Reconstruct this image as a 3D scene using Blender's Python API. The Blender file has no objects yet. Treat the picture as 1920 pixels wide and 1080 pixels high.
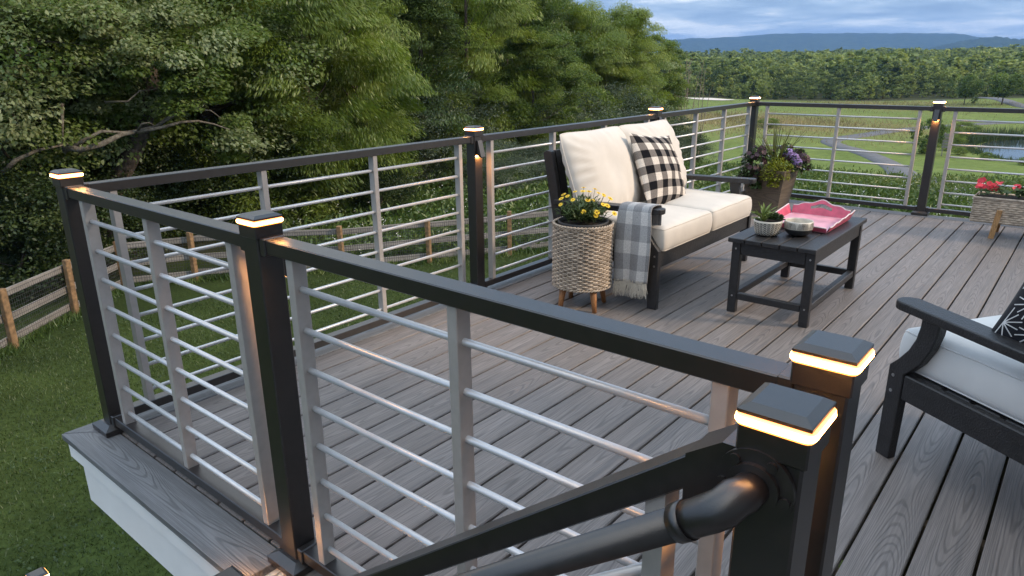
import bpy, math, random
import numpy as np
from mathutils import Vector, Matrix

S = bpy.context.scene
COL = S.collection
PI = math.pi

# ------------------------------------------------------------------ camera
CAM_P = Vector((2.6735, -0.8588, 1.2952))
YAW, PITCH, ROLL, FPX = math.radians(39.801), math.radians(-17.803), math.radians(-0.5572), 1312.65
fwd = Vector((-math.sin(YAW) * math.cos(PITCH), math.cos(YAW) * math.cos(PITCH), math.sin(PITCH)))
rgt = Vector((math.cos(YAW), math.sin(YAW), 0))
upv = rgt.cross(fwd)
r2 = rgt * math.cos(ROLL) + upv * math.sin(ROLL)
u2 = -rgt * math.sin(ROLL) + upv * math.cos(ROLL)
cam = bpy.data.objects.new('camera', bpy.data.cameras.new('camera'))
COL.objects.link(cam)
M = Matrix((r2, u2, -fwd)).transposed().to_4x4()
M.translation = CAM_P
cam.matrix_world = M
cam.data.sensor_width = 36
cam.data.lens = FPX / 1920 * 36
cam.data.clip_start = 0.02
cam.data.clip_end = 40000
S.camera = cam

# ------------------------------------------------------------------ light
SUN_DIR = Vector((0.78, 0.40, 0.50)).normalized()      # towards the sun
SUN_EL = math.asin(SUN_DIR.z)
SUN_AZ = math.atan2(SUN_DIR.x, SUN_DIR.y)
world = bpy.data.worlds.new('World')
S.world = world
world.use_nodes = True
wn = world.node_tree
wn.nodes.clear()


def node(nt, kind, **kw):
    n = nt.nodes.new(kind)
    for k, v in kw.items():
        if k == 'inp':
            for a, b in v.items():
                n.inputs[a].default_value = b
        else:
            setattr(n, k, v)
    return n


def ramp(nt, stops, interp='LINEAR'):
    n = nt.nodes.new('ShaderNodeValToRGB')
    cr = n.color_ramp
    cr.interpolation = interp
    while len(cr.elements) < len(stops):
        cr.elements.new(0.5)
    for e, (p, c) in zip(cr.elements, stops):
        e.position = p
        e.color = (c[0], c[1], c[2], 1) if not isinstance(c, (int, float)) else (c, c, c, 1)
    return n


def mixc(nt, a, b, f, mode='MIX'):
    n = nt.nodes.new('ShaderNodeMix')
    n.data_type = 'RGBA'
    n.blend_type = mode
    n.clamp_factor = True
    for sock, v in ((n.inputs[6], a), (n.inputs[7], b), (n.inputs[0], f)):
        if hasattr(v, 'is_linked'):
            nt.links.new(v, sock)
        else:
            sock.default_value = v if isinstance(v, (int, float)) else (v[0], v[1], v[2], 1)
    return n.outputs[2]


def math_n(nt, op, a, b=None, clamp=False):
    n = nt.nodes.new('ShaderNodeMath')
    n.operation = op
    n.use_clamp = clamp
    for i, v in enumerate((a, b)):
        if v is None:
            continue
        if hasattr(v, 'is_linked'):
            nt.links.new(v, n.inputs[i])
        else:
            n.inputs[i].default_value = v
    return n.outputs[0]


SKY_STRENGTH = 0.1
out = node(wn, 'ShaderNodeOutputWorld')
bg = node(wn, 'ShaderNodeBackground', inp={'Strength': SKY_STRENGTH})
sky = node(wn, 'ShaderNodeTexSky', sky_type='NISHITA', sun_disc=False)
sky.sun_elevation = SUN_EL
sky.sun_rotation = SUN_AZ
tc = node(wn, 'ShaderNodeTexCoord')
sep = node(wn, 'ShaderNodeSeparateXYZ')
wn.links.new(tc.outputs['Generated'], sep.inputs[0])
zz = math_n(wn, 'MAXIMUM', sep.outputs[2], 0.0)
# flat cloud deck: project the direction on a plane overhead
den = math_n(wn, 'ADD', zz, 0.10)
px = math_n(wn, 'DIVIDE', sep.outputs[0], den)
py = math_n(wn, 'DIVIDE', sep.outputs[1], den)
comb = node(wn, 'ShaderNodeCombineXYZ')
wn.links.new(px, comb.inputs[0])
wn.links.new(py, comb.inputs[1])
n1 = node(wn, 'ShaderNodeTexNoise', inp={'Scale': 0.55, 'Detail': 7.0, 'Roughness': 0.55, 'Distortion': 0.3})
wn.links.new(comb.outputs[0], n1.inputs['Vector'])
n2 = node(wn, 'ShaderNodeTexNoise', inp={'Scale': 1.7, 'Detail': 5.0, 'Roughness': 0.6})
wn.links.new(comb.outputs[0], n2.inputs['Vector'])
cl = mixc(wn, n1.outputs['Fac'], n2.outputs['Fac'], 0.35)
cr = ramp(wn, [(0.38, (0.90, 1.5, 2.55)), (0.47, (1.3, 2.0, 3.1)), (0.53, (2.0, 2.75, 3.8)), (0.60, (4.2, 4.7, 5.2))])
wn.links.new(cl, cr.inputs[0])
# overcast sky: the zenith is thinner, greyer and about twice as bright as the horizon
gr = ramp(wn, [(0.0, (0.36, 0.36, 0.36)), (1.0, (1.55, 1.30, 1.06))])
wn.links.new(zz, gr.inputs[0])
gsc = node(wn, 'ShaderNodeVectorMath', operation='SCALE', inp={'Scale': 2.78})
wn.links.new(gr.outputs[0], gsc.inputs[0])
cgn = node(wn, 'ShaderNodeVectorMath', operation='MULTIPLY')
wn.links.new(cr.outputs[0], cgn.inputs[0])
wn.links.new(gsc.outputs[0], cgn.inputs[1])
skyc = mixc(wn, sky.outputs[0], cgn.outputs[0], 0.88)
wn.links.new(skyc, bg.inputs[0])
wn.links.new(bg.outputs[0], out.inputs[0])

sun = bpy.data.objects.new('sun', bpy.data.lights.new('sun', 'SUN'))
COL.objects.link(sun)
sun.data.energy = 1.7
sun.data.color = (1.0, 0.78, 0.56)
sun.data.angle = math.radians(7)
sun.rotation_euler = (-SUN_DIR).to_track_quat('-Z', 'Y').to_euler()

S.view_settings.view_transform = 'Standard'
S.view_settings.look = 'None'
S.view_settings.exposure = 1.05
S.view_settings.gamma = 1.0
S.render.engine = 'CYCLES'
S.cycles.use_denoising = True
S.cycles.max_bounces = 6
S.cycles.diffuse_bounces = 4
S.cycles.glossy_bounces = 3
S.cycles.transparent_max_bounces = 8
S.cycles.volume_bounces = 0
S.cycles.sample_clamp_indirect = 4.0
S.cycles.caustics_reflective = False
S.cycles.caustics_refractive = False

# ------------------------------------------------------------------ helpers
ORG = {}


def tag(o, label=None, cat=None, group=None, kind=None):
    if label:
        o['label'] = label
    if cat:
        o['category'] = cat
    if group:
        o['group'] = group
    if kind:
        o['kind'] = kind
    return o


def thing(name, loc=(0, 0, 0), label=None, cat=None, group=None, kind=None, rot=0.0, local=False):
    o = bpy.data.objects.new(name, None)
    o.empty_display_size = 0.1
    COL.objects.link(o)
    o.location = loc
    o.rotation_euler = (0, 0, rot)
    ORG[o.name] = Vector((0, 0, 0)) if (local or rot) else Vector(loc)
    return tag(o, label, cat, group, kind)


def link(name, me, parent=None):
    o = bpy.data.objects.new(name, me)
    COL.objects.link(o)
    if parent is not None:
        o.parent = parent
        ORG[o.name] = ORG.get(parent.name, Vector((0, 0, 0)))
    return o


def copy_tree(o, parent=None):
    c = o.copy()
    COL.objects.link(c)
    c.parent = parent
    ORG[c.name] = ORG.get(o.name, Vector((0, 0, 0)))
    for ch in list(o.children):
        copy_tree(ch, c)
    return c


class MB:
    def __init__(s):
        s.v = []
        s.f = []
        s.sm = []
        s.uv = {}

    def add(s, vs, fs, smooth=False):
        b = len(s.v)
        s.v += [tuple(q) for q in vs]
        for f in fs:
            s.f.append(tuple(i + b for i in f))
            s.sm.append(smooth)
        return b

    def box(s, x0, x1, y0, y1, z0, z1, c=0.0, M=None):
        if c <= 0:
            vs = [(x, y, z) for z in (z0, z1) for y in (y0, y1) for x in (x0, x1)]
            fs = [(0, 2, 3, 1), (4, 5, 7, 6), (0, 1, 5, 4), (2, 6, 7, 3), (0, 4, 6, 2), (1, 3, 7, 5)]
        else:
            vs, fs, idx = [], [], {}
            for ix in (0, 1):
                for iy in (0, 1):
                    for iz in (0, 1):
                        X, Y, Z = (x0, x1)[ix], (y0, y1)[iy], (z0, z1)[iz]
                        dx, dy, dz = (c, -c)[ix], (c, -c)[iy], (c, -c)[iz]
                        for k, p in enumerate(((X, Y + dy, Z + dz), (X + dx, Y, Z + dz), (X + dx, Y + dy, Z))):
                            idx[ix, iy, iz, k] = len(vs)
                            vs.append(p)
            g = lambda *a: idx[a]
            for i in (0, 1):
                q = [g(i, 0, 0, 0), g(i, 1, 0, 0), g(i, 1, 1, 0), g(i, 0, 1, 0)]
                fs.append(tuple(q if i else q[::-1]))
                q = [g(0, i, 0, 1), g(1, i, 0, 1), g(1, i, 1, 1), g(0, i, 1, 1)]
                fs.append(tuple(q[::-1] if i else q))
                q = [g(0, 0, i, 2), g(1, 0, i, 2), g(1, 1, i, 2), g(0, 1, i, 2)]
                fs.append(tuple(q if i else q[::-1]))
            for i in (0, 1):
                for j in (0, 1):
                    q = [g(i, j, 0, 0), g(i, j, 1, 0), g(i, j, 1, 1), g(i, j, 0, 1)]
                    fs.append(tuple(q if i == j else q[::-1])[::-1])
                    q = [g(i, 0, j, 0), g(i, 1, j, 0), g(i, 1, j, 2), g(i, 0, j, 2)]
                    fs.append(tuple(q if i == j else q[::-1]))
                    q = [g(0, i, j, 1), g(1, i, j, 1), g(1, i, j, 2), g(0, i, j, 2)]
                    fs.append(tuple(q if i == j else q[::-1])[::-1])
                    for k in (0, 1):
                        t = [g(i, j, k, 0), g(i, j, k, 1), g(i, j, k, 2)]
                        fs.append(tuple(t if (i + j + k) % 2 else t[::-1]))
        if M is not None:
            vs = [tuple(M @ Vector(p)) for p in vs]
        s.add(vs, fs)
        return s

    def tube(s, pts, r, n=8, cap=True, smooth=True):
        pts = [Vector(p) for p in pts]
        m = len(pts)
        rs = r if isinstance(r, (list, tuple)) else [r] * m
        vs = []
        prev = None
        for i, p in enumerate(pts):
            d = (pts[min(i + 1, m - 1)] - pts[max(i - 1, 0)]).normalized()
            if prev is None:
                a = Vector((0, 0, 1)) if abs(d.z) < 0.9 else Vector((1, 0, 0))
                u = d.cross(a).normalized()
            else:
                u = (prev - d * prev.dot(d)).normalized()
            prev = u
            w = d.cross(u)
            for k in range(n):
                t = 2 * PI * k / n
                vs.append(p + (u * math.cos(t) + w * math.sin(t)) * rs[i])
        fs = []
        for i in range(m - 1):
            for k in range(n):
                k2 = (k + 1) % n
                fs.append((i * n + k, i * n + k2, (i + 1) * n + k2, (i + 1) * n + k))
        s.add(vs, fs, smooth)
        if cap:
            b = len(s.v) - m * n
            s.f.append(tuple(b + k for k in range(n))[::-1])
            s.sm.append(False)
            s.f.append(tuple(b + (m - 1) * n + k for k in range(n)))
            s.sm.append(False)
        return s

    def lathe(s, prof, c=(0, 0), n=24, smooth=True):
        vs, fs = [], []
        for (r, z) in prof:
            for k in range(n):
                t = 2 * PI * k / n
                vs.append((c[0] + r * math.cos(t), c[1] + r * math.sin(t), z))
        for i in range(len(prof) - 1):
            for k in range(n):
                k2 = (k + 1) % n
                fs.append((i * n + k, i * n + k2, (i + 1) * n + k2, (i + 1) * n + k))
        s.add(vs, fs, smooth)
        return s

    def disc(s, c, r, z, n=24):
        s.add([(c[0] + r * math.cos(2 * PI * k / n), c[1] + r * math.sin(2 * PI * k / n), z) for k in range(n)], [tuple(range(n))])
        return s

    def prism(s, poly, fn0, fn1):
        """polygon extruded between two placements"""
        n = len(poly)
        vs = [fn0(a, b) for a, b in poly] + [fn1(a, b) for a, b in poly]
        fs = [tuple(range(n))[::-1], tuple(range(n, 2 * n))]
        for k in range(n):
            k2 = (k + 1) % n
            fs.append((k, k2, n + k2, n + k))
        s.add(vs, fs)
        return s

    def frustum(s, cx, cy, h0, h1, z0, z1, bottom=True):
        vs = [(cx + a * h, cy + b * h, z) for h, z in ((h0, z0), (h1, z1)) for a, b in ((-1, -1), (1, -1), (1, 1), (-1, 1))]
        fs = [(4, 5, 6, 7)] + [(k, (k + 1) % 4, 4 + (k + 1) % 4, 4 + k) for k in range(4)]
        if bottom:
            fs.append((3, 2, 1, 0))
        s.add(vs, fs)
        return s

    def grid(s, P, smooth=True, closed_u=False):
        """P[i][j] rows of points"""
        n, m = len(P), len(P[0])
        vs = [p for row in P for p in row]
        fs = []
        for i in range(n - 1):
            for j in range(m - 1 + (1 if closed_u else 0)):
                j2 = (j + 1) % m
                fs.append((i * m + j, i * m + j2, (i + 1) * m + j2, (i + 1) * m + j))
        return s.add(vs, fs, smooth)

    def mesh(s, name, mat, org=Vector((0, 0, 0))):
        me = bpy.data.meshes.new(name)
        vs = s.v if org.length == 0 else [(a - org.x, b - org.y, c - org.z) for a, b, c in s.v]
        me.from_pydata(vs, [], s.f)
        me.polygons.foreach_set('use_smooth', s.sm)
        if mat:
            me.materials.append(mat)
        me.validate()
        me.update()
        return me

    def build(s, name, mat, parent=None, label=None):
        org = ORG.get(parent.name, Vector((0, 0, 0))) if parent is not None else Vector((0, 0, 0))
        o = link(name, s.mesh(name, mat, org), parent)
        if label:
            o['label'] = label
        return o


def quads_mesh(name, V, mat, tint=None, smooth=False, k=4):
    """V: (N, k, 3) array, one k-gon each"""
    N = V.shape[0]
    me = bpy.data.meshes.new(name)
    me.vertices.add(N * k)
    me.vertices.foreach_set('co', V.reshape(-1).astype(np.float32))
    me.loops.add(N * k)
    me.loops.foreach_set('vertex_index', np.arange(N * k, dtype=np.int32))
    me.polygons.add(N)
    me.polygons.foreach_set('loop_start', np.arange(0, N * k, k, dtype=np.int32))
    me.polygons.foreach_set('loop_total', np.full(N, k, dtype=np.int32))
    if tint is not None:
        at = me.attributes.new('tint', 'FLOAT', 'POINT')
        at.data.foreach_set('value', np.repeat(tint, k).astype(np.float32))
    if mat:
        me.materials.append(mat)
    me.update(calc_edges=True)
    return me


# ------------------------------------------------------------------ materials
def new_mat(name):
    m = bpy.data.materials.new(name)
    m.use_nodes = True
    nt = m.node_tree
    b = nt.nodes['Principled BSDF']
    return m, nt, b


def bump(nt, b, h, strength, dist):
    n = node(nt, 'ShaderNodeBump', inp={'Strength': strength, 'Distance': dist})
    nt.links.new(h, n.inputs['Height'])
    nt.links.new(n.outputs[0], b.inputs['Normal'])


def coords(nt, scale=(1, 1, 1), which='Object', rnd=True):
    t = node(nt, 'ShaderNodeTexCoord')
    mp = node(nt, 'ShaderNodeMapping', inp={'Scale': scale})
    src = t.outputs[which]
    if rnd:
        oi = node(nt, 'ShaderNodeObjectInfo')
        ad = node(nt, 'ShaderNodeVectorMath', operation='MULTIPLY_ADD')
        cb = node(nt, 'ShaderNodeCombineXYZ')
        for i in range(3):
            nt.links.new(oi.outputs['Random'], cb.inputs[i])
        nt.links.new(cb.outputs[0], ad.inputs[0])
        ad.inputs[1].default_value = (37.3, 91.7, 13.1)
        nt.links.new(src, ad.inputs[2])
        src = ad.outputs[0]
    nt.links.new(src, mp.inputs[0])
    return mp.outputs[0]


def noise(nt, vec, scale, detail=3.0, rough=0.5, dist=0.0):
    n = node(nt, 'ShaderNodeTexNoise', inp={'Scale': scale, 'Detail': detail, 'Roughness': rough, 'Distortion': dist})
    nt.links.new(vec, n.inputs['Vector'])
    return n.outputs['Fac']


def plain(name, col, rough=0.5, metal=0.0, var=0.12, nscale=30, bumpk=0.0, bscale=200, bdist=0.002, spec=0.5, col2=None):
    m, nt, b = new_mat(name)
    v = coords(nt)
    f = noise(nt, v, nscale, 4)
    c2 = col2 or tuple(c * (1 - 2 * var) for c in col)
    c1 = tuple(min(1, c * (1 + var)) for c in col)
    r = ramp(nt, [(0.3, c2), (0.7, c1)])
    nt.links.new(f, r.inputs[0])
    nt.links.new(r.outputs[0], b.inputs['Base Color'])
    b.inputs['Roughness'].default_value = rough
    b.inputs['Metallic'].default_value = metal
    b.inputs['Specular IOR Level'].default_value = spec
    if bumpk:
        bump(nt, b, noise(nt, v, bscale, 2), bumpk, bdist)
    return m


def wood_mat(name, cols, grain=(18, 1.2, 18), par=False, rough=0.55, line=0.5, lines_k=50.0, streak=0.5, bumpk=0.35, streak_col=(0.07, 0.072, 0.08), obj_var=0.25, fine=160):
    """grain along local Y"""
    m, nt, b = new_mat(name)
    v = coords(nt, grain)
    F = noise(nt, v, 0.42, 1.0, 0.3, 0.15)
    ph = math_n(nt, 'MULTIPLY', F, lines_k * 2)
    if par:      # growth rings: dense parallel lines at the board edges, cathedral loops in the middle
        vl = noise(nt, coords(nt, (5.5, 1.5, 5.5)), 1.0, 1.0, 0.3, 0.1)
        tl = node(nt, 'ShaderNodeTexCoord')
        sx = node(nt, 'ShaderNodeSeparateXYZ')
        nt.links.new(tl.outputs['Object'], sx.inputs[0])
        xo = math_n(nt, 'ADD', sx.outputs[0], math_n(nt, 'MULTIPLY', math_n(nt, 'SUBTRACT', vl, 0.5), 0.06))
        fine_w = noise(nt, coords(nt, (60, 7, 60)), 1.0, 1.0, 0.4)
        ph = math_n(nt, 'ADD', math_n(nt, 'MULTIPLY', math_n(nt, 'MULTIPLY', xo, xo), 15000.0), math_n(nt, 'MULTIPLY', vl, 95.0))
        ph = math_n(nt, 'ADD', ph, math_n(nt, 'MULTIPLY', fine_w, 4.0))
    s = math_n(nt, 'SINE', ph)
    ln = ramp(nt, [(0.62, 0.0), (0.95, 1.0)])
    s01 = math_n(nt, 'MULTIPLY_ADD', s, 0.5)
    s01.node.inputs[2].default_value = 0.5
    nt.links.new(s01, ln.inputs[0])
    v2 = coords(nt, (fine, 5, fine))
    fn = noise(nt, v2, 1.0, 3, 0.6)
    v3 = coords(nt, (grain[0] * 1.9, grain[1] * 0.9, grain[2]))
    st = noise(nt, v3, 1.0, 3, 0.55, 0.2)
    sr = ramp(nt, [(0.54, 0.0), (0.72, 1.0)])
    nt.links.new(st, sr.inputs[0])
    v4 = coords(nt, (3, 0.5, 3))
    base = ramp(nt, [(0.3, cols[0]), (0.7, cols[1])])
    nt.links.new(noise(nt, v4, 1.0, 2), base.inputs[0])
    oi = node(nt, 'ShaderNodeObjectInfo')
    ob = mixc(nt, base.outputs[0], cols[2], math_n(nt, 'MULTIPLY', oi.outputs['Random'], obj_var * 2))
    c = mixc(nt, ob, streak_col, math_n(nt, 'MULTIPLY', sr.outputs[0], streak))
    c = mixc(nt, c, tuple(q * 0.3 for q in cols[0]), math_n(nt, 'MULTIPLY', ln.outputs[0], line))
    fr = ramp(nt, [(0.35, 0.72), (0.65, 1.14)])
    nt.links.new(fn, fr.inputs[0])
    c = mixc(nt, c, fr.outputs[0], 0.8, 'MULTIPLY')
    nt.links.new(c, b.inputs['Base Color'])
    b.inputs['Roughness'].default_value = rough
    b.inputs['Specular IOR Level'].default_value = 0.4
    h = math_n(nt, 'SUBTRACT', math_n(nt, 'MULTIPLY', fn, 0.6), ln.outputs[0])
    bump(nt, b, h, bumpk, 0.0015)
    return m


MAT = {}
MAT['deck'] = wood_mat('composite_board', [(0.178, 0.159, 0.150), (0.236, 0.211, 0.199), (0.204, 0.172, 0.154)], grain=(20, 1.0, 20), par=True, rough=0.50, line=0.38, streak=0.42, bumpk=0.5)
MAT['border'] = wood_mat('border_board', [(0.155, 0.16, 0.17), (0.205, 0.21, 0.22), (0.18, 0.183, 0.193)], grain=(26, 0.9, 26), par=True, rough=0.5, line=0.42, streak=0.25, bumpk=0.5)
MAT['black'] = plain('black_powder_coat', (0.013, 0.0092, 0.0082), 0.36, 0.0, 0.2, 45, 0.35, 700, 0.0006, 0.9)
MAT['black'].node_tree.nodes['Principled BSDF'].inputs['Coat Weight'].default_value = 0.22
MAT['black'].node_tree.nodes['Principled BSDF'].inputs['Coat Roughness'].default_value = 0.38
MAT['silver'] = plain('silver_powder_coat', (0.46, 0.43, 0.41), 0.42, 0.30, 0.04, 40, 0.08, 900, 0.0004)
MAT['rod'] = plain('satin_rod', (0.62, 0.62, 0.63), 0.36, 0.40, 0.03, 40)
MAT['white'] = plain('white_fascia', (0.84, 0.84, 0.84), 0.5, 0.0, 0.03, 6)
MAT['poly'] = plain('black_poly_lumber', (0.017, 0.016, 0.017), 0.45, 0.0, 0.2, 40, 0.9, 170, 0.0022, 0.6)
MAT['screw'] = plain('steel_screw', (0.5, 0.5, 0.5), 0.3, 1.0)
MAT['teak'] = wood_mat('teak_leg', [(0.34, 0.15, 0.055), (0.44, 0.21, 0.085), (0.36, 0.17, 0.07)], grain=(60, 60, 4), rough=0.5, line=0.3, streak=0.25, bumpk=0.2, streak_col=(0.2, 0.08, 0.03))
MAT['oak'] = wood_mat('oak_leg', [(0.42, 0.23, 0.09), (0.52, 0.30, 0.13), (0.44, 0.25, 0.11)], grain=(60, 60, 4), rough=0.55, line=0.3, streak=0.25, bumpk=0.2, streak_col=(0.25, 0.12, 0.05))
MAT['fence_rail'] = wood_mat('weathered_rail', [(0.20, 0.19, 0.175), (0.33, 0.31, 0.29), (0.26, 0.23, 0.2)], grain=(14, 14, 14), rough=0.8, line=0.3, streak=0.4, bumpk=0.3)
MAT['fence_post'] = plain('fence_post_wood', (0.24, 0.145, 0.07), 0.8, 0, 0.25, 12, 0.3, 60, 0.004)
MAT['wire'] = plain('galvanised_wire', (0.05, 0.053, 0.056), 0.6, 0.2)


def emit_mat(name, col, strength):
    m, nt, b = new_mat(name)
    b.inputs['Base Color'].default_value = (0.8, 0.7, 0.55, 1)
    b.inputs['Emission Color'].default_value = (*col, 1)
    b.inputs['Emission Strength'].default_value = strength
    return m


MAT['led'] = emit_mat('warm_light_strip', (1.0, 0.43, 0.12), 80.0)
# frosted strip: hottest at mid height, rims coloured amber to imitate bloom
_nt = MAT['led'].node_tree
_t = node(_nt, 'ShaderNodeTexCoord')
_s = node(_nt, 'ShaderNodeSeparateXYZ')
_nt.links.new(_t.outputs['Generated'], _s.inputs[0])
_r = ramp(_nt, [(0.0, (0.020, 0.0045, 0.0005)), (0.20, (0.035, 0.011, 0.0016)), (0.36, (0.20, 0.08, 0.02)), (0.46, (1.0, 0.46, 0.14)), (0.56, (1.0, 0.46, 0.14)), (0.68, (0.20, 0.08, 0.02)), (0.84, (0.035, 0.011, 0.0016)), (1.0, (0.020, 0.0045, 0.0005))])
_nt.links.new(_s.outputs[2], _r.inputs[0])
_nt.links.new(_r.outputs[0], _nt.nodes['Principled BSDF'].inputs['Emission Color'])
MAT['led_small'] = emit_mat('small_warm_downlight', (1.0, 0.44, 0.12), 900.0)
MAT['led_down'] = emit_mat('warm_downlight', (1.0, 0.44, 0.12), 240.0)


def fabric(name, col, rough=0.9, weave=900, bk=0.15, var=0.06):
    m, nt, b = new_mat(name)
    v = coords(nt)
    f = noise(nt, v, 7, 3)
    r = ramp(nt, [(0.3, tuple(c * (1 - var) for c in col)), (0.7, tuple(c * (1 + var) for c in col))])
    nt.links.new(f, r.inputs[0])
    nt.links.new(r.outputs[0], b.inputs['Base Color'])
    b.inputs['Roughness'].default_value = rough
    b.inputs['Specular IOR Level'].default_value = 0.2
    b.inputs['Sheen Weight'].default_value = 0.15
    bump(nt, b, noise(nt, v, weave, 1), bk, 0.001)
    return m


MAT['cream'] = fabric('cream_canvas', (0.60, 0.555, 0.495))
MAT['whitecloth'] = fabric('white_canvas', (0.70, 0.69, 0.67))


def check_mat(name, n, dark, mid, light, rough=0.95, frac=0.5):
    """gingham / plaid on the UV map"""
    m, nt, b = new_mat(name)
    t = node(nt, 'ShaderNodeUVMap')
    sp = node(nt, 'ShaderNodeSeparateXYZ')
    nt.links.new(t.outputs[0], sp.inputs[0])
    bands = []
    for i in (0, 1):
        x = math_n(nt, 'MULTIPLY', sp.outputs[i], n[i])
        fr = math_n(nt, 'FRACT', x)
        bands.append(math_n(nt, 'LESS_THAN', fr, frac))
    sm = math_n(nt, 'MULTIPLY', math_n(nt, 'ADD', bands[0], bands[1]), 0.5)
    r = ramp(nt, [(0.0, light), (0.4, mid), (0.9, dark)], 'CONSTANT')
    nt.links.new(sm, r.inputs[0])
    v = coords(nt, rnd=False)
    f = noise(nt, v, 420, 2, 0.7)
    wv = ramp(nt, [(0.36, 0.45), (0.62, 1.25)])
    nt.links.new(f, wv.inputs[0])
    c = mixc(nt, r.outputs[0], wv.outputs[0], 0.7, 'MULTIPLY')
    nt.links.new(c, b.inputs['Base Color'])
    b.inputs['Roughness'].default_value = rough
    b.inputs['Specular IOR Level'].default_value = 0.1
    bump(nt, b, f, 0.25, 0.0015)
    return m


MAT['check'] = check_mat('buffalo_check', (4.7, 4.7), (0.010, 0.010, 0.012), (0.19, 0.17, 0.155), (0.68, 0.62, 0.55))
MAT['blackcloth'] = fabric('black_cloth', (0.010, 0.011, 0.016))


def leaf_mat(name, dark, lit, hi, trans=0.35, spread=0.25):
    m = bpy.data.materials.new(name)
    m.use_nodes = True
    nt = m.node_tree
    nt.nodes.clear()
    o = node(nt, 'ShaderNodeOutputMaterial')
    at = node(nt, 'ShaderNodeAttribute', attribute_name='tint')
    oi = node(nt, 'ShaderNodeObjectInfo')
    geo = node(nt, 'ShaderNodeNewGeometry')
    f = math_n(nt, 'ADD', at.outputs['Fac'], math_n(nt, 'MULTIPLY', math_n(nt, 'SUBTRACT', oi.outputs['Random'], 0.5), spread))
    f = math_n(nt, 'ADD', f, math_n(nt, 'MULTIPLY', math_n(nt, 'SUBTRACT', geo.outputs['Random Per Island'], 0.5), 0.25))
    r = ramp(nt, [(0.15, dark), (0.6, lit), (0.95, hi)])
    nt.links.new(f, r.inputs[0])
    d = node(nt, 'ShaderNodeBsdfDiffuse')
    t = node(nt, 'ShaderNodeBsdfTranslucent')
    g = node(nt, 'ShaderNodeBsdfGlossy', inp={'Roughness': 0.45, 'Color': (0.6, 0.65, 0.6, 1)})
    nt.links.new(r.outputs[0], d.inputs[0])
    tcol = mixc(nt, r.outputs[0], (1.0, 1.0, 0.35), 0.35, 'MULTIPLY')
    nt.links.new(tcol, t.inputs[0])
    a = node(nt, 'ShaderNodeMixShader', inp={0: trans})
    nt.links.new(d.outputs[0], a.inputs[1])
    nt.links.new(t.outputs[0], a.inputs[2])
    fr = node(nt, 'ShaderNodeMixShader', inp={0: 0.05})
    nt.links.new(a.outputs[0], fr.inputs[1])
    nt.links.new(g.outputs[0], fr.inputs[2])
    nt.links.new(fr.outputs[0], o.inputs[0])
    return m


MAT['leaf_maple'] = leaf_mat('maple_leaf', (0.060, 0.105, 0.022), (0.160, 0.235, 0.050), (0.33, 0.38, 0.20), .5)
MAT['leaf_locust'] = leaf_mat('locust_leaf', (0.080, 0.130, 0.020), (0.195, 0.270, 0.040), (0.30, 0.36, 0.085), .5)
MAT['leaf_broad'] = leaf_mat('broad_leaf', (0.060, 0.102, 0.022), (0.150, 0.218, 0.044), (0.25, 0.31, 0.08), .5)
MAT['leaf_shaded'] = leaf_mat('shaded_leaf', (0.020, 0.036, 0.010), (0.048, 0.076, 0.020), (0.10, 0.13, 0.04))  # greens darkened to put the canopy's shade into the bush leaves
MAT['leaf_cedar'] = leaf_mat('cedar_leaf', (0.050, 0.088, 0.026), (0.112, 0.170, 0.046), (0.19, 0.25, 0.08), .45)
MAT['leaf_pine'] = leaf_mat('pine_needle', (0.040, 0.075, 0.034), (0.085, 0.140, 0.070), (0.15, 0.21, 0.13), .4)
MAT['leaf_grey'] = leaf_mat('grey_green_leaf', (0.055, 0.078, 0.048), (0.12, 0.155, 0.10), (0.24, 0.27, 0.20))
MAT['leaf_far'] = leaf_mat('far_leaf', (0.050, 0.082, 0.022), (0.155, 0.205, 0.052), (0.31, 0.36, 0.10), 0.4, 0.75)
MAT['bark'] = plain('bark', (0.085, 0.065, 0.05), 0.9, 0, 0.35, 9, 0.8, 22, 0.03)
MAT['bark_grey'] = plain('lichen_bark', (0.15, 0.14, 0.115), 0.9, 0, 0.4, 14, 0.8, 30, 0.02, col2=(0.07, 0.055, 0.045))
MAT['grass_blade'] = leaf_mat('grass_blade', (0.026, 0.046, 0.011), (0.060, 0.092, 0.022), (0.12, 0.155, 0.05), 0.3)
MAT['meadow'] = leaf_mat('meadow_weed', (0.045, 0.085, 0.018), (0.095, 0.150, 0.030), (0.17, 0.21, 0.06), 0.3)
MAT['reed'] = leaf_mat('reed_blade', (0.045, 0.075, 0.030), (0.085, 0.125, 0.050), (0.21, 0.19, 0.09), 0.3)
MAT['white_flower'] = plain('white_flower', (0.6, 0.6, 0.55), 0.8)
# ------------------------------------------------------------------ terrain
def sst(a, b, t):
    t = np.clip((t - a) / (b - a), 0, 1)
    return t * t * (3 - 2 * t)


def gz(x, y):
    x = np.asarray(x, float)
    y = np.asarray(y, float)
    d = -.25 * x + .97 * y
    z = -4 - 6 * sst(22, 95, d)
    w = sst(50, 110, d)
    z = z + w * (.9 * np.sin(x * .043 + 1.3) * np.sin(y * .031 + .4) + .5 * np.sin(x * .021 - y * .055 + 2.))
    z = z + 11.5 * sst(240, 1000, d) - 6 * sst(1100, 2500, d)
    e = np.hypot((x - 4) / 15.5, (y - 118) / 18)
    k = 1 - sst(.8, 1.5, e)
    return z * (1 - k) + (-10.6) * k


def gzf(x, y):
    return float(gz(x, y))


def at(pxx, R):
    """plan position R metres from the viewpoint along the bearing of a picture column"""
    d = rgt * ((pxx - 960) / FPX * 0.95) + Vector((-math.sin(YAW), math.cos(YAW), 0))
    d.normalize()
    return CAM_P.x + d.x * R, CAM_P.y + d.y * R


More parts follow.
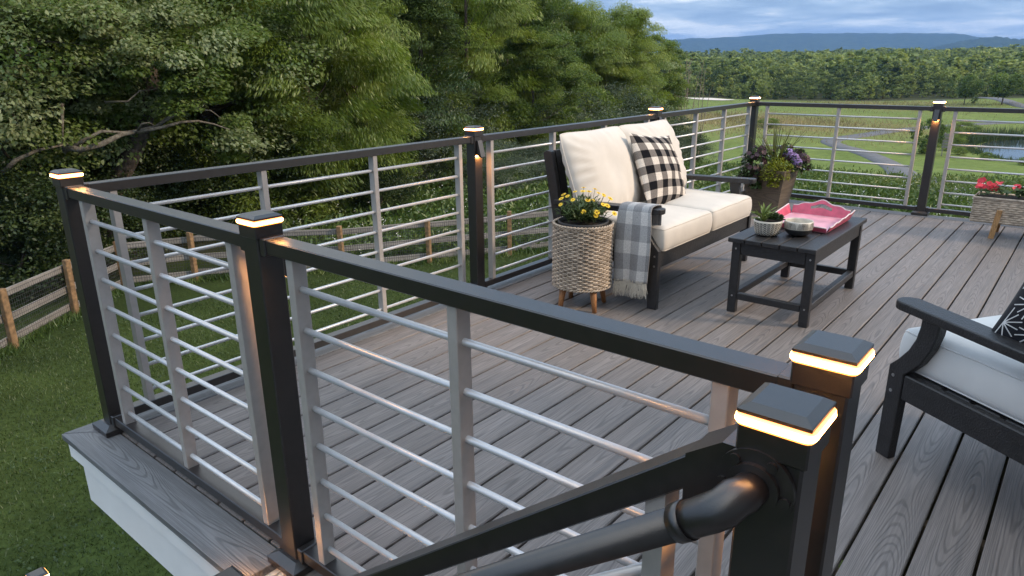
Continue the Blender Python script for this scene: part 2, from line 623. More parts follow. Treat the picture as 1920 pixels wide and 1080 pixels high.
def ground():
    n = 300
    s = np.linspace(-1, 1, n)
    bb = 6.6
    a = 8300 / math.sinh(bb)
    gx = a * np.sinh(bb * s) - 10
    gy = a * np.sinh(bb * s) + 60
    X, Y = np.meshgrid(gx, gy)
    Z = gz(X, Y)
    V = np.stack([X, Y, Z], -1).reshape(-1, 3)
    i = np.arange(n * n).reshape(n, n)
    F = np.stack([i[:-1, :-1], i[:-1, 1:], i[1:, 1:], i[1:, :-1]], -1).reshape(-1, 4)
    me = bpy.data.meshes.new('ground')
    me.vertices.add(len(V))
    me.vertices.foreach_set('co', V.reshape(-1))
    me.loops.add(F.size)
    me.loops.foreach_set('vertex_index', F.reshape(-1).astype(np.int32))
    me.polygons.add(len(F))
    me.polygons.foreach_set('loop_start', np.arange(0, F.size, 4, dtype=np.int32))
    me.polygons.foreach_set('loop_total', np.full(len(F), 4, dtype=np.int32))
    me.polygons.foreach_set('use_smooth', np.ones(len(F), bool))
    # kinds of turf: 0 lawn / fairway, 1 dry tall rough, 2 woodland floor
    d = -.25 * V[:, 0] + .97 * V[:, 1]
    tanm = np.exp(-(((V[:, 0] + 50) / 30) ** 2 + ((V[:, 1] - 132) / 24) ** 2)) * 1.3
    tanm += np.exp(-(((V[:, 0] + 42) / 22) ** 2 + ((V[:, 1] - 205) / 18) ** 2)) * 0.8
    me.attributes.new('dry', 'FLOAT', 'POINT').data.foreach_set('value', np.clip(tanm, 0, 1).astype(np.float32))
    brg = np.degrees(np.arctan2(-(V[:, 0] - CAM_P.x), V[:, 1] - CAM_P.y))
    Rr = np.hypot(V[:, 0] - CAM_P.x, V[:, 1] - CAM_P.y)
    wood = sst(25.5, 28.5, brg) * sst(0, 1.5, np.maximum(Rr - 26 - np.clip(62 - brg, 0, 40) * .75, (-V[:, 0] - 16.2) * (brg > 55))) * (1 - sst(120, 150, Rr))
    wood = np.maximum(wood, sst(230, 245, d))
    me.attributes.new('wood', 'FLOAT', 'POINT').data.foreach_set('value', np.clip(wood, 0, 1).astype(np.float32))
    me.attributes.new('fair', 'FLOAT', 'POINT').data.foreach_set('value', sst(38, 62, d).astype(np.float32))
    m, nt, b = new_mat('turf')
    t = node(nt, 'ShaderNodeTexCoord')
    P = t.outputs['Object']
    f1 = noise(nt, P, 0.12, 4, 0.55)
    f2 = noise(nt, P, 1.1, 4, 0.6)
    f3 = noise(nt, P, 14, 3, 0.6)
    r1 = ramp(nt, [(0.3, (0.027, 0.042, 0.012)), (0.7, (0.052, 0.074, 0.019))])
    nt.links.new(f1, r1.inputs[0])
    rf = ramp(nt, [(0.3, (0.115, 0.165, 0.040)), (0.7, (0.165, 0.210, 0.058))])
    nt.links.new(f1, rf.inputs[0])
    af = node(nt, 'ShaderNodeAttribute', attribute_name='fair')
    base_c = mixc(nt, r1.outputs[0], rf.outputs[0], af.outputs['Fac'])
    r2_ = ramp(nt, [(0.3, 0.75), (0.7, 1.2)])
    nt.links.new(f2, r2_.inputs[0])
    c = mixc(nt, base_c, r2_.outputs[0], 1.0, 'MULTIPLY')
    r3 = ramp(nt, [(0.3, 0.62), (0.7, 1.25)])
    nt.links.new(f3, r3.inputs[0])
    c = mixc(nt, c, r3.outputs[0], 0.8, 'MULTIPLY')
    ad = node(nt, 'ShaderNodeAttribute', attribute_name='dry')
    mp = node(nt, 'ShaderNodeMapping', inp={'Scale': (0.10, 0.28, 0.2)})
    nt.links.new(P, mp.inputs[0])
    f4 = noise(nt, mp.outputs[0], 1.0, 6, 0.62)
    dm = math_n(nt, 'MULTIPLY', ad.outputs['Fac'], math_n(nt, 'MULTIPLY', math_n(nt, 'SUBTRACT', f4, 0.28), 3.2, True), True)
    f5 = noise(nt, P, 0.9, 5, 0.65)
    rd = ramp(nt, [(0.3, (0.15, 0.135, 0.05)), (0.7, (0.27, 0.215, 0.10))])
    nt.links.new(f5, rd.inputs[0])
    c = mixc(nt, c, rd.outputs[0], dm)
    aw = node(nt, 'ShaderNodeAttribute', attribute_name='wood')
    rw = ramp(nt, [(0.3, (0.030, 0.030, 0.014)), (0.7, (0.055, 0.062, 0.022))])
    nt.links.new(f2, rw.inputs[0])
    c = mixc(nt, c, rw.outputs[0], aw.outputs['Fac'])
    nt.links.new(c, b.inputs['Base Color'])
    b.inputs['Roughness'].default_value = 1.0
    b.inputs['Specular IOR Level'].default_value = 0.1
    bump(nt, b, math_n(nt, 'ADD', f3, math_n(nt, 'MULTIPLY', f2, 2.0)), 0.5, 0.06)
    me.materials.append(m)
    me.update(calc_edges=True)
    o = link('ground', me)
    tag(o, 'green lawn and rolling golf fairways below the deck', 'ground', kind='structure')


ground()


def ribbon(name, pts, w, z_off, mat, label, cat, kind='structure'):
    P = np.array(pts, float)
    # Catmull-Rom resample
    Q = []
    for i in range(len(P) - 1):
        p0, p1, p2_, p3 = P[max(i - 1, 0)], P[i], P[i + 1], P[min(i + 2, len(P) - 1)]
        for t in np.linspace(0, 1, 9)[:-1]:
            Q.append(0.5 * (2 * p1 + (p2_ - p0) * t + (2 * p0 - 5 * p1 + 4 * p2_ - p3) * t * t + (3 * p1 - p0 - 3 * p2_ + p3) * t ** 3))
    Q.append(P[-1])
    Q = np.array(Q)
    T = np.gradient(Q, axis=0)
    T /= np.linalg.norm(T, axis=1)[:, None] + 1e-9
    N = np.stack([-T[:, 1], T[:, 0]], -1)
    rows = []
    for q, nn in zip(Q, N):
        row = []
        for k, dz in ((-0.5, 0), (-0.47, z_off), (0.0, z_off + .03), (0.47, z_off), (0.5, 0)):
            x, y = q + nn * w * k
            row.append((x, y, gzf(x, y) + dz))
        rows.append(row)
    b = MB()
    b.grid(rows)
    o = b.build(name, mat)
    tag(o, label, cat, kind=kind)


MAT['asphalt'] = plain('path_asphalt', (0.115, 0.117, 0.125), 0.9, 0, 0.12, 1.5, 0.3, 40, 0.01)
ribbon('path', [(6, 20), (3.4, 26), (0.6, 31.5), (-2.4, 38), (-5.2, 48), (-8.6, 61), (-13.0, 80), (-17.0, 90.5), (-21.2, 97), (-24.4, 100.3), (-26.6, 104.2),
                (-26.8, 108.5), (-25.9, 113.5), (-25.0, 120), (-24.4, 128), (-23.2, 137), (-21.2, 148), (-17.5, 161), (-12, 171), (-2, 182)], 2.6, 0.10,
       MAT['asphalt'], 'grey asphalt cart path curving down through the fairway', 'path')
ribbon('path', [(-2, 196), (-8, 200), (-13, 207), (-16.6, 217), (-19.5, 228), (-22.5, 240), (-26, 256), (-31, 268)], 3.4, 0.12,
       MAT['asphalt'], 'distant grey cart path beside the two lone trees', 'path')

# pond
m, nt, b = new_mat('pond_water')
b.inputs['Base Color'].default_value = (0.035, 0.045, 0.045, 1)
b.inputs['Roughness'].default_value = 0.06
b.inputs['IOR'].default_value = 1.33
t = node(nt, 'ShaderNodeTexCoord')
bump(nt, b, noise(nt, t.outputs['Object'], 1.6, 3), 0.06, 0.05)
pb = MB()
rows = []
for r in np.linspace(0.02, 1, 8):
    rows.append([(4 + 15.2 * r * (1 + .05 * math.sin(3 * a + 1)) * math.cos(a), 118 + 17.8 * r * (1 + .06 * math.sin(4 * a)) * math.sin(a), -10.42) for a in np.linspace(0, 2 * PI, 49)[:-1]])
pb.grid(rows, closed_u=True)
tag(pb.build('water', m), 'small grey pond reflecting the sky below the deck', 'pond', kind='structure')

# sand bunker
sb = MB()
rows = []
for r in np.linspace(0.02, 1, 5):
    row = []
    for a in np.linspace(0, 2 * PI, 33)[:-1]:
        x = -91.5 + 7.5 * r * math.cos(a) * (1 + .15 * math.sin(3 * a)) - 3 * math.sin(a) * r
        y = 207 + 6.5 * r * math.sin(a)
        row.append((x, y, gzf(x, y) + 0.35 * (1 - r) + 0.12))
    rows.append(row)
sb.grid(rows, closed_u=True)
MAT['sand'] = plain('bunker_sand', (0.62, 0.56, 0.50), 0.95)
tag(sb.build('sand_bunker', MAT['sand']), 'pale sand bunker at the foot of the far wood', 'bunker', kind='structure')

# ------------------------------------------------------------------ mountains
def mountain(name, R0, R1, prof, seed, label):
    rs = np.random.RandomState(seed)
    azs = np.linspace(prof[0][0], prof[-1][0], 340)
    pys = np.interp(azs, [p[0] for p in prof], [p[1] for p in prof])
    ph = rs.rand(8) * 6.28
    nr = 26
    V = np.zeros((nr, len(azs), 3))
    for i in range(nr):
        t = i / (nr - 1)
        R = R0 + (R1 - R0) * t
        ring = math.sin(min(1, t / 0.72) * PI / 2) ** 1.2 if t < 0.72 else math.cos((t - .72) / .28 * PI / 2)
        for j, p in enumerate(azs):
            x, y = at(p, R)
            top = (114 - pys[j]) / FPX * (R0 + (R1 - R0) * .72) + 1.3
            f = ring * (1 - .16 * (1 - ring) * (math.sin(p * .021 + ph[0] + t * 5) + .7 * math.sin(p * .047 + ph[1] - t * 7)))
            bump_ = (math.sin(p * .31 + ph[2]) * math.sin(t * 40 + ph[3] + p * .05) * 2 + rs.randn() * 3.0) * ring
            V[i, j] = (x, y, -10 + (top + 10) * f + bump_)
    b = MB()
    b.grid([list(map(tuple, r)) for r in V])
    m, nt, bs = new_mat('forested_ridge')
    tcn = node(nt, 'ShaderNodeTexCoord')
    f = noise(nt, tcn.outputs['Object'], 0.02, 6, 0.65)
    r = ramp(nt, [(0.3, (0.022, 0.038, 0.018)), (0.7, (0.06, 0.085, 0.035))])
    nt.links.new(f, r.inputs[0])
    nt.links.new(r.outputs[0], bs.inputs['Base Color'])
    bs.inputs['Roughness'].default_value = 1
    bs.inputs['Specular IOR Level'].default_value = 0
    bump(nt, bs, f, 1.0, 18)
    tag(b.build(name, m), label, 'mountain', kind='structure')


mountain('mountain', 5600, 7400, [(-900, 100), (200, 92), (900, 82), (1210, 80), (1300, 77), (1380, 75.5), (1450, 71.5), (1540, 73), (1600, 74), (1700, 76), (1790, 78), (1830, 83), (1860, 91), (1900, 97), (2000, 104), (2600, 108)], 3,
         'long flat blue mountain ridge on the horizon')
mountain('mountain', 4100, 5000, [(1690, 108), (1740, 99), (1790, 91), (1830, 86), (1868, 83.5), (1900, 87), (1960, 92), (2100, 88), (2500, 84), (3000, 95)], 5,
         'nearer low wooded hill at the right end of the horizon')

# ------------------------------------------------------------------ haze
hz = MB()
hz.box(-8800, 8800, -8800, 8800, -14, 330)
hm = bpy.data.materials.new('haze')
hm.use_nodes = True
hm.node_tree.nodes.clear()
ho = node(hm.node_tree, 'ShaderNodeOutputMaterial')
hv = node(hm.node_tree, 'ShaderNodeVolumePrincipled', inp={'Color': (0.28, 0.52, 1.0, 1), 'Density': 1.0e-4, 'Anisotropy': 0.1})
hm.node_tree.links.new(hv.outputs[0], ho.inputs['Volume'])
tag(hz.build('haze', hm), 'thin evening haze over the valley', 'haze', kind='stuff')

# ------------------------------------------------------------------ deck
PITCH_B, G0 = 0.1435, 2.342
Y_END = 5.95
deck = thing('deck', (0, 0, 0), 'raised deck of grey brown composite boards with a grey border', 'deck', kind='structure')
GAP = 0.0085
TH = 0.025


def board(x0, x1, y0, y1, mat='deck', along='y', name='board'):
    b = MB()
    if along == 'y':
        w, l = x1 - x0, y1 - y0
    else:
        w, l = y1 - y0, x1 - x0
    b.box(-w / 2, w / 2, -l / 2, l / 2, -TH, 0, 0.0035)
    o = link(name, b.mesh(name, MAT[mat]), deck)
    o.location = ((x0 + x1) / 2, (y0 + y1) / 2, 0)
    if along == 'x':
        o.rotation_euler = (0, 0, PI / 2)
    return o


for k in range(-16, 15):
    x0 = G0 + k * PITCH_B + GAP / 2
    x1 = x0 + PITCH_B - GAP
    y0 = -0.010 if x1 < 1.2 else (-0.062 if x1 < G0 else -1.85)
    board(x0, x1, y0, Y_END)
XL = G0 - 16 * PITCH_B            # first gap
# mitred border boards


def poly_board(poly, mat, rot=False):
    """border board with a mitred end; grain along its length"""
    b = MB()
    cx = sum(p[0] for p in poly) / len(poly)
    cy = sum(p[1] for p in poly) / len(poly)
    q = [(x - cx, y - cy) for x, y in poly]
    if rot:
        q = [(y, -x) for x, y in q]
    b.prism(q, lambda a, c: (a, c, -TH), lambda a, c: (a, c, 0))
    o = link('border_board', b.mesh('border_board', MAT[mat]), deck)
    o.location = (cx, cy, 0)
    if rot:
        o.rotation_euler = (0, 0, PI / 2)
    bv = o.modifiers.new('edge', 'BEVEL')
    bv.width = 0.003
    bv.segments = 2
    return o


xi = XL - GAP / 2
poly_board([(-0.100, -0.155), (1.145, -0.155), (1.145, -0.0155), (0.0395, -0.0155)], 'border', rot=True)
poly_board([(-0.100, -0.149), (xi, -0.010), (xi, Y_END + 0.001), (-0.100, Y_END + 0.141)], 'border')
poly_board([(-0.094, Y_END + 0.146), (xi + 0.0055, Y_END + GAP), (4.55, Y_END + GAP), (4.55, Y_END + 0.146)], 'border', rot=True)
# white fascia and rim below the boards
fb = MB()
fb.box(-0.088, 1.16, -0.143, -0.125, -0.095, -TH - 0.001)
fb.build('fascia_trim', MAT['white'], deck)
fb = MB()
fb.box(-0.040, 1.16, -0.124, -0.02, -0.275, -TH - 0.001)
fb.build('fascia_beam', MAT['white'], deck)
fb = MB()
fb.box(-0.088, -0.070, -0.124, Y_END + 0.13, -0.095, -TH - 0.001)
fb.build('fascia_trim', MAT['white'], deck)
fb = MB()
fb.box(-0.069, -0.041, -0.02, Y_END + 0.12, -0.275, -TH - 0.001)
fb.build('fascia_beam', MAT['white'], deck)
fb = MB()
fb.box(-0.088, 4.55, Y_END + 0.121, Y_END + 0.139, -0.26, -TH - 0.001)
fb.build('fascia_beam', MAT['white'], deck)
fb = MB()
fb.box(1.165, G0, -0.057, -0.03, -0.275, -TH - 0.001)
fb.build('fascia_beam', MAT['white'], deck)
fb = MB()
fb.box(G0 + 0.004, G0 + 0.03, -1.85, -0.06, -0.275, -TH - 0.001)
fb.build('fascia_beam', MAT['white'], deck)
# joists
jb = MB()
for i in range(16):
    y = 0.12 + i * 0.385
    jb.box(-0.03, 4.5, y, y + 0.038, -0.25, -TH - 0.002)
for i in range(4):
    jb.box(G0 + 0.04, 4.5, -1.7 + i * 0.42, -1.662 + i * 0.42, -0.25, -TH - 0.002)
MAT['joist'] = plain('joist_timber', (0.10, 0.075, 0.05), 0.85, 0, 0.2, 8)
o = jb.build('joist', MAT['joist'], deck)
o['kind'] = 'stuff'
# white columns under the deck
for (x, y) in ((0.62, 0.06), (0.2, 5.7), (3.4, 5.7), (2.9, 0.2)):
    b = MB()
    b.box(x - 0.10, x + 0.10, y - 0.10, y + 0.10, -4.0, -0.277, 0.006)
    b.box(x - 0.125, x + 0.125, y - 0.125, y + 0.125, -0.42, -0.278, 0.004)
    b.build('column', MAT['white'], deck)

# ------------------------------------------------------------------ railing
HR = 0.916
ZR = [0.106 + 0.1006 * i for i in range(8)]


def make_post(x, y, label, z=0.0, base=True, down=None, dp=.034):
    t = thing('railing_post', (x, y, z), label, 'railing post', 'black railing posts with lit caps', local=True)
    b = MB()
    b.box(-.0318, .0318, -.0318, .0318, 0.0, 0.932, 0.003)
    b.build('shaft', MAT['black'], t)
    if base:
        b = MB()
        b.box(-.0635, .0635, -.0635, .0635, 0.001, 0.022, 0.002)
        b.frustum(0, 0, .0635, .040, 0.022, 0.034, False)
        b.build('base_cover', MAT['black'], t)
    b = MB()
    b.box(-.036, .036, -.036, .036, 0.915, 0.946, 0.002)
    b.frustum(0, 0, .0368, .0372, .9585, .9625)
    b.frustum(0, 0, .0372, .0362, .9625, .9635, False)
    b.frustum(0, 0, .0362, .0272, .9635, .9690, False)
    c = b.build('post_cap', MAT['black'], t)
    s = MB()
    # frosted strip with a rounded edge all round
    prof = [(.0330, .9445), (.0380, .9455), (.0402, .9490), (.0405, .9520), (.0402, .9550), (.0380, .9578), (.0330, .9586)]
    ring = []
    for h, zz_ in prof:
        rad = max(h - .030, .004)
        row = []
        for qx, qy, a0 in ((1, 1, 0), (-1, 1, 90), (-1, -1, 180), (1, -1, 270)):
            for a in (0, 30, 60, 90):
                aa = math.radians(a0 + a)
                row.append((qx * (h - rad) + rad * math.cos(aa), qy * (h - rad) + rad * math.sin(aa), zz_))
        ring.append(row)
    s.grid(ring, closed_u=True)
    s.build('light_strip', MAT['led'], c)
    for ang in (down or ()):
        R = Matrix.Rotation(ang, 3, 'Z')
        f = lambda v: tuple(R @ Vector(v))
        d = MB()
        p0, p1 = .0325, .0325 + dp
        hw = .018 if dp > .03 else .011
        prof2 = [(p0, .893), (p0 + .010, .893), (p1, .806), (p1, .800), (p0, .815)]
        d.prism(prof2, lambda a, c_: f((a, -hw, c_)), lambda a, c_: f((a, hw, c_)))
        dl = d.build('downlight', MAT['black'], t)
        e = MB()
        e.add([f((p0 + .003, .004 - hw, .8130)), f((p1 - .010, .004 - hw, .8030)), f((p1 - .010, hw - .004, .8030)), f((p0 + .003, hw - .004, .8130))], [(0, 1, 2, 3)])
        e.build('lamp_lens', MAT['led_down' if dp > .03 else 'led_small'], dl)
    return t


def make_panel(A, B, nb, label, stub=.0325):
    A, B = Vector(A), Vector(B)
    dv = B - A
    L = dv.length
    t = thing('railing', (A.x, A.y, 0), label, 'railing panel', 'railing panels with horizontal silver rods', rot=math.atan2(dv.y, dv.x), local=True)
    x0, x1 = stub, L - stub
    b = MB()
    b.box(x0 + .012, x1 - .012, -.0245, .0245, HR - .034, HR, 0.0022)
    b.build('top_rail', MAT['black'], t)
    b = MB()
    b.box(x0 + .012, x1 - .012, -.0235, .0235, .032, .066, 0.002)
    b.build('bottom_rail', MAT['black'], t)
    for z0, z1 in ((HR - .040, HR + .003), (.027, .070)):
        for xa, xb in ((x0, x0 + .022), (x1 - .022, x1)):
            b = MB()
            b.box(xa, xb, -.0285, .0285, z0, z1, 0.0025)
            b.build('bracket', MAT['black'], t)
    xs = [.13 + (L - .26) * i / (nb - 1) for i in range(nb)]
    bme = None
    for x in xs:
        if bme is None:
            b = MB()
            b.box(-.0127, .0127, -.0185, .0185, .064, HR - .0335, 0.0015)
            bme = b.mesh('baluster', MAT['silver'])
        o = link('baluster', bme, t)
        o.location = (x, 0, 0)
    b = MB()
    b.tube([(xs[0], 0, 0), ((xs[0] + xs[-1]) / 2, 0, 0), (xs[-1], 0, 0)], .0075, 12)
    rme = b.mesh('rod', MAT['rod'])
    for z in ZR:
        o = link('rod', rme, t)
        o.location = (0, 0, z)
    return t


YB = 6.07
P = {'0': (0.012, 0), '1': (1.193, 0), '2': (2.468, 0), '3': (0, 2.035), '4': (0, 4.09), '5': (0, YB), '6': (1.568, YB), '7': (3.13, YB), '8': (4.52, YB)}
make_post(*P['0'], 'black post with lit cap on the grey border at the outer left deck corner')
make_post(*P['1'], 'black lit post between the short and the long near railing panels', down=(PI / 2,), dp=.021)
make_post(*P['2'], 'tall black lit post just behind the stair post in the foreground', down=(PI / 2,), dp=.021)
make_post(*P['3'], 'black post with wedge downlight beside the wicker daisy planter', down=(0,))
make_post(*P['4'], 'black lit post peeking above the white loveseat cushions', down=(0,))
make_post(*P['5'], 'black lit post at the far deck corner behind the flower pot')
make_post(*P['6'], 'black post with wedge downlight in the middle of the back railing', down=(-PI / 2,))
make_post(*P['7'], 'black lit post beyond the red flower trough at the back', down=(-PI / 2,))
make_panel(P['0'], P['1'], 3, 'short railing panel at the outer left corner above the white fascia')
make_panel(P['1'], P['2'], 3, 'near railing panel running behind the black stair handrail')
make_panel(P['0'], P['3'], 4, 'left railing panel from the corner post to the daisy planter')
make_panel(P['3'], P['4'], 4, 'left railing panel behind the white loveseat')
make_panel(P['4'], P['5'], 4, 'left railing panel between the loveseat and the far corner')
make_panel(P['5'], P['6'], 3, 'back railing panel behind the tapered flower pot')
make_panel(P['6'], P['7'], 3, 'back railing panel behind the red flower trough')

# stair: posts, sloped railing and round handrail
SY = -0.190
make_post(2.478, SY, 'nearest black stair post carrying the round handrail flange', down=(PI,), dp=.021)
make_post(1.150, SY, 'low black stair post whose lit cap sits at deck level', z=-0.925, base=False)
make_post(-0.85, SY, 'lowest black stair post with lit cap above the lawn', z=-1.965, base=False)
SL = 0.80
sr = thing('stair_railing', (2.478, SY, 0), 'sloping black stair railing with silver rods descending to the left', 'stair railing', local=True)


def sloped(name, mat, xa, xb, hy, z0, z1, c=None):
    """bar along the flight between local xa > xb; z0, z1 heights at x = 0"""
    b = MB()
    za, zb = SL * xa, SL * xb
    vs = []
    for x, zs in ((xa, za), (xb, zb)):
        for y in (-hy, hy):
            for z in (z0, z1):
                vs.append((x, y, z + zs))
    b.add(vs, [(0, 1, 3, 2), (4, 6, 7, 5), (0, 4, 5, 1), (2, 3, 7, 6), (1, 5, 7, 3), (0, 2, 6, 4)])
    o = b.build(name, mat, sr)
    bv = o.modifiers.new('edge', 'BEVEL')
    bv.width = 0.002
    return o


sloped('top_rail', MAT['black'], -.070, -1.30, .0245, .912, .956)
sloped('bottom_rail', MAT['black'], -.04, -1.30, .0235, .065, .108)
b = MB()      # rail end collar that turns level at the post
b.prism([(-.033, .866), (-.033, .914), (-.052, .914), (-.092, .886), (-.092, .826), (-.062, .848)], lambda a, c: (a, -.029, c), lambda a, c: (a, .029, c))
b.build('bracket', MAT['black'], sr)
for xb in (-.130, -.62, -1.2):
    b = MB()
    b.add([(xb + sx, sy, z + SL * (xb + sx)) for sx in (-.0127, .0127) for sy in (-.0185, .0185) for z in (.107, .914)],
          [(0, 1, 3, 2), (4, 6, 7, 5), (0, 4, 5, 1), (2, 3, 7, 6), (1, 5, 7, 3), (0, 2, 6, 4)])
    b.build('baluster', MAT['silver'], sr)
for i in range(7):
    z = .205 + .1 * i
    b = MB()
    b.tube([(-.13, 0, z - SL * .13), (-1.2, 0, z - SL * 1.2)], .0075, 12)
    b.build('rod', MAT['rod'], sr)

hr = thing('handrail', (2.478, SY, 0), 'thick round black handrail bolted by a flange to the stair post', 'handrail', local=True)
fl = MB()
fy = -.0325
for r, ya, yb in ((.041, fy, fy - .006), (.027, fy - .006, fy - .012)):
    for n_ in (0,):
        fl.prism([(-.012 + r * math.cos(2 * PI * k / 28), .882 + r * math.sin(2 * PI * k / 28)) for k in range(28)], lambda a, c: (a, ya, c), lambda a, c: (a, yb, c))
fo = fl.build('flange', MAT['black'], hr)
for a in (60, -10, 190, 250, 130):
    s = MB()
    cx, cz = -.012 + .033 * math.cos(math.radians(a)), .882 + .033 * math.sin(math.radians(a))
    s.prism([(cx + .0058 * math.cos(2 * PI * k / 10), cz + .0058 * math.sin(2 * PI * k / 10)) for k in range(10)], lambda a_, c: (a_, fy - .0062, c), lambda a_, c: (a_, fy - .0092, c))
    s.build('screw', MAT['black'], fo)
el = MB()
p0 = Vector((-.012, fy - .008, .882))
pc = Vector((-.018, fy - .042, .878))
pd = Vector((-1, 0, -SL)).normalized()
pe = pc + pd * .056
el.tube([p0, p0.lerp(pc, .45), pc + Vector((-.002, .010, .001)), pc + pd * .010 + Vector((0, -.002, 0)), pc + pd * .024 + Vector((0, -.006, 0)), pc + pd * .042 + Vector((0, -.007, 0)), pe + Vector((0, -.007, 0))], [.0188, .0194, .0202, .0206, .0203, .0198, .0198], 24)
el.build('elbow', MAT['black'], hr)
pe = pe + Vector((0, -.007, 0))
cb = MB()
cb.tube([pe - pd * .004, pe + pd * .012], [.0212, .0212], 24)
cb.build('collar', MAT['black'], hr)
hb_ = MB()
hb_.tube([pe, pe + pd * .8, pe + pd * 1.7], .0184, 24)
hb_.build('pipe', MAT['black'], hr)

# flight of steps below the handrail
st = thing('stairs', (G0, -0.7, 0), 'flight of grey composite steps descending beside the deck edge', 'stairs', local=True)
nst = 13
for i in range(nst):
    z = -.19 * (i + 1)
    x = -.245 * (i + 1)
    b = MB()
    b.box(x - .02, x + .245, -.47, .47, z - .025, z, 0.003)
    b.build('tread', MAT['border'], st)
    b = MB()
    b.box(x + .2455, x + .262, -.47, .47, z + 0.0005, z + .164)
    b.build('riser', MAT['white'], st)
for sy in (-.51, .475):
    b = MB()
    b.prism([(0, -.28), (0, -.03), (-.245 * nst, -.19 * nst - .03), (-.245 * nst, -.19 * nst - .28)], lambda a, c: (a, sy, c), lambda a, c: (a, sy + .035, c))
    b.build('stringer', MAT['white'], st)
b = MB()
b.box(-.245 * nst - 1.3, -.245 * nst - .02, -.55, .55, -4.1, -.19 * nst - .03)
b.build('landing_base', MAT['white'], st)
b = MB()
b.box(-.245 * nst - 1.32, -.245 * nst - .021, -.57, .57, -.19 * nst - .029, -.19 * nst - .004, 0.003)
b.build('landing', MAT['border'], st)

# ------------------------------------------------------------------ unseen wall and roof added to shade the near deck and chair
shade_house = thing('shade_house', (4.6, -2.5, -4), 'unseen pale lap sided wall and roof added to shade the deck', 'shade_house')
HX, HY0, HY1, HZ = 4.6, -9.0, 3.2, 3.4
MAT['siding'] = plain('lap_siding', (0.42, 0.42, 0.41), 0.7, 0, 0.04, 4)
MAT['pane'] = plain('dark_window_glass', (0.02, 0.022, 0.025), 0.08, 0, 0.05, 3)
MAT['shingle'] = plain('roof_shingle', (0.06, 0.058, 0.056), 0.9, 0, 0.3, 12)
b = MB()
b.box(HX + .03, HX + 9, HY0, HY1 - .03, -4.1, HZ)
b.build('wall', MAT['siding'], shade_house)
b = MB()
k = 0
z = -4.0
while z < HZ - .1:
    b.add([(HX + .012, HY0, z + .18), (HX, HY0, z), (HX, HY1, z), (HX + .012, HY1, z + .18), (HX + .029, HY1, z), (HX + .029, HY0, z)], [(0, 1, 2, 3), (1, 5, 4, 2)])
    z += .18
b.build('siding', MAT['siding'], shade_house)['kind'] = 'stuff'
for y0, y1, z0, z1 in ((-.2, 1.6, .02, 2.1), (-4.5, -2.7, .9, 2.1)):
    b = MB()
    b.box(HX - .03, HX + .02, y0 - .09, y1 + .09, z0 - .01, z1 + .09, .004)
    w = b.build('window', MAT['white'], shade_house)
    for ya, yb in ((y0, (y0 + y1) / 2 - .03), ((y0 + y1) / 2 + .03, y1)):
        b = MB()
        b.box(HX - .035, HX - .028, ya, yb, z0 + .06, z1)
        b.build('pane', MAT['pane'], w)
b = MB()
b.prism([(HX - .45, HZ), (HX - .45, HZ + .16), (HX + 4.6, HZ + 2.6), (HX + 9.6, HZ + .16), (HX + 9.6, HZ)], lambda a, c: (a, HY0 - .3, c), lambda a, c: (a, HY1 + .3, c))
b.build('roof', MAT['shingle'], shade_house)
# ------------------------------------------------------------------ furniture
def set_uv(me, fn):
    uv = me.uv_layers.new(name='UVMap')
    for l in me.loops:
        uv.data[l.index].uv = fn(l.vertex_index)


def smooth_noise(seed):
    rs = np.random.RandomState(seed)
    k = rs.randn(6, 3) * 1.0
    ph = rs.rand(6) * 6.28
    return lambda u, v: sum(math.sin(3.1 * k[i, 0] * u + 3.1 * k[i, 1] * v + ph[i]) for i in range(6)) / 6


